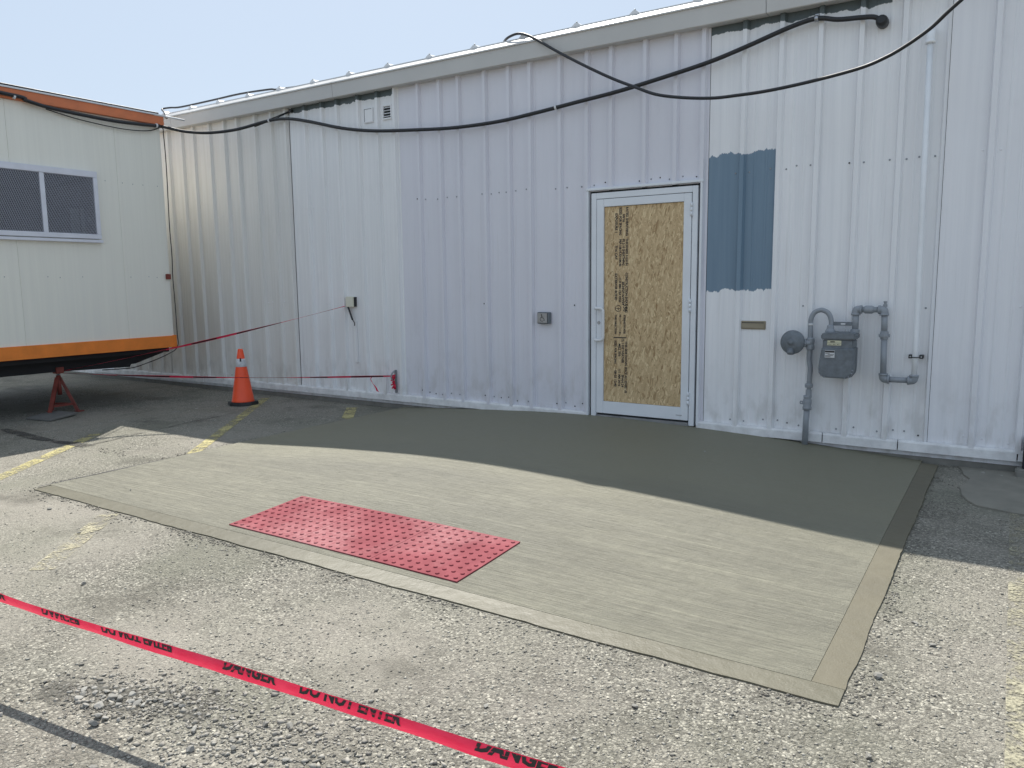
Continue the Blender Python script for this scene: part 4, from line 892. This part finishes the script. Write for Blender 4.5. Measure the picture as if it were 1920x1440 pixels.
# dark print dashes on the two far tapes are one joined print each, lying just off the ribbon
def dashes(o, pts, w, twist, spans):
    mb = MB(); N = len(pts)
    for lo, hi in spans:
        V = []; i0, i1 = int(lo * (N - 1)), max(int(lo * (N - 1)) + 1, int(hi * (N - 1)))
        for i in range(i0, i1 + 1):
            p = pts[i]; t = (pts[min(i + 1, N - 1)] - pts[max(i - 1, 0)]).normalized(); u = Vector((0, 0, 1)); u = (u - t * u.dot(t)).normalized(); s = t.cross(u)
            a = twist(i / (N - 1)); d = u * math.cos(a) + s * math.sin(a); nn = t.cross(d).normalized()
            if nn.dot(Vector((0, -7, 1.5)) - p) < 0: nn = -nn
            V += [p + d * w * .30 + nn * .0012, p - d * w * .34 + nn * .0012]
        mb.add(V, [(2 * i, 2 * i + 1, 2 * i + 3, 2 * i + 2) for i in range(len(V) // 2 - 1)])
    mb.build('print', M['print'], o, fix=False)['kind'] = 'stuff'
sp_ = [(0.02, .10), (.17, .33), (.40, .47), (.54, .69), (.75, .82), (.88, .97)]
dashes(tb, pts_b, 0.038, lambda t: 1.05 + 0.3 * math.sin(t * 11 + 1) + (0.6 * max(0, t - .75)), sp_)
ta = [o for o in bpy.data.objects if o.name == 'barricade_tape'][0]
dashes(ta, spline(pa, 7), 0.036, lambda t: 1.15 + 0.35 * math.sin(t * 9), [(.05, .14), (.22, .36), (.45, .55), (.62, .78), (.86, .95)])

# ---- the near tape with lettering; ends tied beyond the picture
cp_ = [Vector(v) for v in ((-6.2, -6.05, 0.55), (-4.6, -5.84, 0.385), (-3.278, -5.684, 0.301), (-2.67, -5.618, 0.287), (-2.076, -5.55, 0.281), (-1.385, -5.472, 0.266), (-0.919, -5.417, 0.256), (0.2, -5.29, 0.29), (1.6, -5.13, 0.45))]
tp = spline(cp_, 40); TWID = 0.047
cum = [0.0]
for i in range(1, len(tp)): cum.append(cum[-1] + (tp[i] - tp[i - 1]).length)
def tframe(s):
    i = min(max(int(np.searchsorted(cum, s)) - 1, 0), len(tp) - 2); f = (s - cum[i]) / (cum[i + 1] - cum[i]); p = tp[i].lerp(tp[i + 1], f)
    t = (tp[min(i + 2, len(tp) - 1)] - tp[max(i - 1, 0)]).normalized(); u = Vector((0, 0, 1)); u = (u - t * u.dot(t)).normalized(); sd = t.cross(u)
    a = -0.17 + 0.12 * math.sin(s * 1.7) + 0.07 * math.sin(s * 5.1) + 0.05 * math.sin(s * 13.7); d = (u * math.cos(a) - sd * math.sin(a)).normalized(); return p, d, t
mb = MB(); V = []; S = np.linspace(0, cum[-1], 220)
for s in S:
    p, d, t = tframe(s); nn = t.cross(d).normalized(); q = 0.006 + .002 * math.sin(s * 8)
    V += [p + d * TWID / 2, p + d * TWID * .18 + nn * q, p - d * TWID * .2 + nn * q * .6, p - d * TWID / 2]
mb.add(V, [(4 * i + k, 4 * i + k + 1, 4 * i + k + 5, 4 * i + k + 4) for i in range(len(S) - 1) for k in range(3)], True)
ft = tag(mb.build('danger_tape', M['tape'], fix=False), 'red danger tape with black lettering stretched low over the gravelly asphalt', 'barricade tape')
def clip2d(v, f, ymin, ymax):
    bm = bmesh.new(); bv = [bm.verts.new((a, b, 0)) for a, b in v]
    for q in f:
        try: bm.faces.new([bv[i] for i in q])
        except ValueError: pass
    for no, y in ((1, ymax), (-1, ymin)):
        bmesh.ops.bisect_plane(bm, geom=bm.verts[:] + bm.edges[:] + bm.faces[:], plane_co=(0, y, 0), plane_no=(0, no, 0), clear_outer=True)
    bmesh.ops.triangulate(bm, faces=bm.faces[:]); bm.verts.index_update()
    r = [(q.co.x, q.co.y) for q in bm.verts], [tuple(w.index for w in q.verts) for q in bm.faces]; bm.free(); return r
def tape_text(txt, s0, s1, size, y0, ylo, yhi, flip=1):
    v, f = text_mesh(txt, size, 0.32, 0.0030, 'LEFT'); wd_ = max(a for a, _ in v); k_ = (s1 - s0) / wd_
    v = [(a * k_, flip * b + y0) for a, b in v]; v, f = clip2d(v, f, ylo, yhi); V = []
    for a, b in v:
        p, d, t = tframe(s0 + a); nn = t.cross(d).normalized(); q = 0.006 + .002 * math.sin((s0 + a) * 8)
        sg = 1 if nn.dot(Vector((0, -7, 1.5)) - p) > 0 else -1
        h = np.interp(b / TWID, [-.5, -.2, .18, .5], [0, .6, 1, 0]) * q
        V.append(p + d * b + nn * (h + sg * 0.0022))
    lt = MB(); lt.add(V, f); o = lt.build('lettering', M['print'], ft, fix=False); o['label'] = 'black word ' + txt + ' printed on the tape'; o['kind'] = 'stuff'
def s_at(x): return cum[int(np.argmin([abs(p.x - x) for p in tp]))]
UP = TWID / 2 - .0015
for txt, xa, xb, fl in (('DO NOT ENTER', -3.72, -3.24, 1), ('DANGER', -3.01, -2.775, -1), ('DO NOT ENTER', -2.67, -2.30, -1), ('DANGER', -2.076, -1.85, 1), ('DO NOT ENTER', -1.763, -1.385, 1), ('DANGER', -1.151, -0.90, 1), ('DO NOT ENTER', -0.80, -0.42, 1)):
    if fl > 0: tape_text(txt, s_at(xa), s_at(xb), 0.060, 0.002, -UP, UP)
    else: tape_text(txt, s_at(xa), s_at(xb), 0.056, UP + .018, 0.002, UP, -1)

# ================================================================ TACTILE TILES
def tile_z(x, y): return slab_z(x, y)
dome_me = None; tx0, ty0, tw = -4.052, -4.058, 0.5965
labs = ['red tactile paving tile with raised domes, pale scuffs, on the trailer side of the row', 'red tactile paving tile with raised domes, middle one of the three', 'red tactile paving tile with raised domes, last of the row towards the damp border']
for k in range(3):
    xa = tx0 + k * tw + .0015; xb = tx0 + (k + 1) * tw - .0015; ya, yb = ty0, ty0 + tw
    cxk, cyk = (xa + xb) / 2, (ya + yb) / 2
    tl = MB(); nn = 8; P = []
    for j in range(nn + 1):
        for i in range(nn + 1):
            x = xa + (xb - xa) * i / nn; y = ya + (yb - ya) * j / nn; P.append((x, y, tile_z(x, y) + .007))
    n = nn + 1; F = [(j * n + i, j * n + i + 1, (j + 1) * n + i + 1, (j + 1) * n + i) for j in range(nn) for i in range(nn)]
    rim = list(range(n)) + [j * n + nn for j in range(1, n)] + [nn * n + i for i in range(nn - 1, -1, -1)] + [j * n for j in range(nn - 1, 0, -1)]
    b = len(P); P += [(P[i][0], P[i][1], P[i][2] - .02) for i in rim]; F += [(rim[q], b + q, b + (q + 1) % len(rim), rim[(q + 1) % len(rim)]) for q in range(len(rim))]
    tl.add(P, F); t = tl.build('tactile_tile', M['tactile']); tag(t, labs[k], 'tactile tile', 'red tactile tiles set in the concrete pad')
    o0 = t.location.copy()
    if dome_me is None:
        d = MB(); d.lathe((0, 0, 0), (0, 0, 1), [(0.013, -0.002), (0.012, 0.0025), (0.0092, 0.0054), (0.006, 0.0062)], 10); tmp = d.build('dome_shape', M['tactile']); dome_me = tmp.data; bpy.data.objects.remove(tmp)
        for v in dome_me.vertices: v.co.z -= 0.002
    for j in range(10):
        for i in range(10):
            x = xa + (i + .5) * (xb - xa) / 10; y = ya + (j + .5) * tw / 10
            o = bpy.data.objects.new('dome', dome_me); COL.objects.link(o); o.parent = t; o.location = Vector((x, y, tile_z(x, y) + .0072)) - o0

# ================================================================ POST FOOT AT THE FAR END OF THE WALL
pf = empty('post_foot', (0.20, -0.12, 0), 'dark steel post stub on a small concrete footing against the wall end', 'post')
B(0.128, 0.26, -0.13, -0.045, 0.06, 0.30).build('post', M['hole'], pf, bevel=0.004)
mb = MB(); mb.box(0.085, 0.32, -0.20, -0.045, 0.0, 0.060); mb.build('footing', M['found'], pf, bevel=0.010)

# ================================================================ LOOSE STONES, GRAVEL AND CRUMBS
def rock_mesh(seed, sub=1):
    bm = bmesh.new(); bmesh.ops.create_icosphere(bm, subdivisions=2, radius=1.0); r = random.Random(seed); o = Vector((r.random() * 50, r.random() * 50, r.random() * 50))
    pl = [(Vector((r.gauss(0, 1), r.gauss(0, 1), r.gauss(0, 1))).normalized(), r.uniform(.35, .72)) for _ in range(11)]
    for v in bm.verts:
        for n_, d_ in pl:
            e = v.co.dot(n_) - d_
            if e > 0: v.co -= n_ * e * .97
        v.co *= 1 + 0.10 * mnoise.noise(v.co * 1.8 + o)
    me = bpy.data.meshes.new('stone'); bm.to_mesh(me); bm.free(); a = me.attributes.new('tone', 'FLOAT', 'POINT'); me.materials.append(M['stone'])
    val = r.uniform(0.05, 0.45); a.data.foreach_set('value', [val] * len(me.vertices)); return me
rocks = [rock_mesh(i) for i in range(7)]
ax_f = Vector((-0.545, 0.838, 0))
def stone(x, y, s, lab, grp):
    o = bpy.data.objects.new('loose_stone', rng.choice(rocks)); COL.objects.link(o)
    s *= 1.3; sz = s * rng.uniform(.55, .75); o.scale = (s * rng.uniform(.85, 1.25), s * rng.uniform(.7, 1.0), sz); o.rotation_euler = (rng.uniform(-.25, .25), rng.uniform(-.25, .25), rng.uniform(0, 6.28)); o.location = (x, y, sz * .5 + (slab_z(x, y) if (-6.1 < x < -.44 and y > -4.24) else 0))
    tag(o, lab, 'stone', grp)
L1 = 'grey loose stone in the broken gravel patch beside the tape shadow'; G1 = 'loose stones of the gravel patch'
spots = [(-2.70, -5.585, .020), (-2.665, -5.578, .018), (-2.735, -5.60, .014), (-2.612, -5.563, .017), (-2.585, -5.560, .019), (-2.557, -5.553, .015), (-2.64, -5.60, .011), (-2.69, -5.64, .018), (-2.735, -5.665, .016), (-2.62, -5.68, .018), (-2.585, -5.672, .015), (-2.585, -5.715, .017), (-2.54, -5.655, .010), (-2.79, -5.60, .015), (-2.82, -5.63, .013), (-2.85, -5.61, .014), (-2.80, -5.65, .016), (-2.88, -5.645, .010), (-2.76, -5.57, .012), (-2.72, -5.54, .013), (-2.66, -5.53, .014), (-2.83, -5.58, .012), (-2.495, -5.495, .016), (-2.46, -5.487, .013), (-2.43, -5.48, .012)]
for x, y, s in spots: stone(x, y, s, L1, G1)
L2 = 'single grey stone lying loose on the asphalt near the danger tape'; G2 = 'scattered single stones'
for x, y, s in [(-3.02, -5.86, .013), (-2.97, -5.88, .012), (-2.93, -5.86, .010), (-2.90, -5.905, .012), (-2.40, -5.70, .013), (-2.26, -5.55, .016), (-2.33, -5.48, .010), (-2.17, -5.63, .018), (-2.05, -5.55, .013), (-1.98, -5.66, .014), (-1.86, -5.50, .012), (-1.90, -5.60, .016), (-1.78, -5.68, .013), (-2.08, -5.40, .014), (-2.00, -5.36, .013), (-1.70, -5.55, .014), (-1.60, -5.48, .010), (-0.35, -3.95, .016), (-0.20, -3.55, .014), (-0.30, -4.5, .013), (-1.05, -4.62, .012), (-0.28, -3.35, .013), (-1.5, -4.9, .011), (-0.12, -0.17, .018), (-0.20, -0.14, .014), (0.0, -0.20, .013), (-2.52, -5.82, .012), (-2.35, -5.85, .014), (-3.9, -5.05, .012), (-5.45, -4.45, .014), (-4.75, -4.62, .011)]: stone(x, y, s, L2, G2)

for x, y, s, lab in ((-2.06, -0.95, .009, 'tiny dark pebble lying on the shaded pad in front of the mail slot'), (-3.62, -1.55, .006, 'tiny dark crumb lying on the shaded middle of the pad'), (-5.4, -3.9, .007, 'tiny pebble lying on the sunlit pad corner')): stone(x, y, s, lab, 'specks on the pad')

def scatter(name, n, size, dens, mat, label, seed, zlift=0.35, flat=0.55):
    r = np.random.default_rng(seed); pts = []
    while sum(len(p) for p in pts) < n:
        m = 60000; x = r.uniform(-10.5, 1.6, m); y = r.uniform(-6.9, -0.02, m)
        keep = r.random(m) < dens(x, y)
        pts.append(np.stack([x[keep], y[keep]], 1))
    P = np.concatenate(pts)[:n]; n = len(P)
    base = np.array([[1, 0, 0], [-1, 0, 0], [0, 1, 0], [0, -1, 0], [0, 0, 1], [0, 0, -1]], float); faces = np.array([[0, 2, 4], [2, 1, 4], [1, 3, 4], [3, 0, 4], [2, 0, 5], [1, 2, 5], [3, 1, 5], [0, 3, 5]])
    s = size[0] + (size[1] - size[0]) * r.random(n) ** 4
    V = base[None] * r.uniform(.6, 1.3, (n, 6, 1)) + r.normal(0, .22, (n, 6, 3)); V[:, :, 2] *= flat; V *= s[:, None, None]
    a = r.uniform(0, 2 * np.pi, n); tl = r.normal(0, .25, n); c, sn = np.cos(a), np.sin(a)
    X = V[:, :, 0] * c[:, None] - V[:, :, 1] * sn[:, None]; Y = V[:, :, 0] * sn[:, None] + V[:, :, 1] * c[:, None]; Z = V[:, :, 2] + X * tl[:, None]
    W = np.stack([X + P[:, None, 0], Y + P[:, None, 1], Z + (s * zlift * flat)[:, None]], 2).reshape(-1, 3)
    Fc = (faces[None] + (np.arange(n) * 6)[:, None, None]).reshape(-1, 3)
    me = bpy.data.meshes.new(name); me.vertices.add(len(W)); me.vertices.foreach_set('co', W.ravel().astype(np.float32)); me.loops.add(Fc.size); me.loops.foreach_set('vertex_index', Fc.ravel().astype(np.int32))
    me.polygons.add(len(Fc)); me.polygons.foreach_set('loop_start', np.arange(0, Fc.size, 3, dtype=np.int32)); me.polygons.foreach_set('loop_total', np.full(len(Fc), 3, np.int32)); me.update(calc_edges=True)
    at = me.attributes.new('tone', 'FLOAT', 'POINT'); at.data.foreach_set('value', np.repeat(np.clip(r.normal(.32, .24, n), 0, 1), 6).astype(np.float32))
    o = link(name, me, M[mat]); return tag(o, label, 'gravel', kind='stuff')
def in_slab(x, y, m=0.004): return (x > -6.11 - m) & (x < -0.43 + m) & (y > -4.25 - m)
def blob(x, y, cx, cy, rx, ry, a=0.0):
    dx, dy = x - cx, y - cy; c, s = math.cos(a), math.sin(a); return np.exp(-(((dx * c + dy * s) / rx) ** 2 + ((-dx * s + dy * c) / ry) ** 2))
def dens_chip(x, y):
    d2 = x ** 2 + (y + 7.0) ** 2; base = np.clip(5.0 / d2, 0.03, 1.0)
    wave = 0.55 + 0.45 * np.sin(x * 1.7 + 2 * np.sin(y * 1.3)) * np.cos(y * 1.9 + x)
    return np.where(in_slab(x, y) | ((x > -.3) & (y > -1.35)), 0, base * wave)
scatter('stone_chips', 60000, (0.0018, 0.0085), dens_chip, 'chip', 'pale stone chips strewn over the asphalt lot', 1)
def dens_patch(x, y): return np.where(in_slab(x, y), 0, np.clip(blob(x, y, -2.72, -5.58, .20, .10, .15) + .8 * blob(x, y, -2.45, -5.44, .16, .08, .3) + .45 * blob(x, y, -2.1, -5.5, .35, .16) + .25 * blob(x, y, -1.6, -5.5, .4, .3), 0, 1))
scatter('gravel_patch', 3000, (0.004, 0.015), dens_patch, 'rubble', 'broken grey gravel patch on the asphalt beside the tape shadow', 2)
def dens_crumb(x, y):
    f = np.exp(-np.abs(y + 4.26) / .035) * ((x > -6.2) & (x < -.4)) * (y < -4.25) + np.exp(-np.abs(x + .42) / .035) * (y > -4.3) * (x > -.432) + np.exp(-np.abs(x + 6.14) / .035) * (y > -4.3) * (x < -6.12) * .8
    f = f + .5 * np.exp(-np.abs(y + .03) / .05) * ((x < -6.15) | (x > -.4)) + .4 * blob(x, y, -.15, -1.5, .5, .15) + .5 * blob(x, y, -7.6, -3.2, .7, .05) + .9 * blob(x, y, -2.70, -5.58, .20, .09, .15) + .8 * blob(x, y, -2.45, -5.45, .13, .06, .3) + .25 * blob(x, y, -2.05, -5.42, .15, .08)
    return np.clip(f * (0.12 + 0.88 * (np.sin(x * 9 + 3 * np.sin(x * 2.3)) * np.sin(y * 7 + x * 3) > .1)), 0, 1)
scatter('asphalt_crumbs', 7000, (0.0025, 0.011), dens_crumb, 'crumb', 'dark asphalt crumbs along the pad edges and the wall foot', 3)
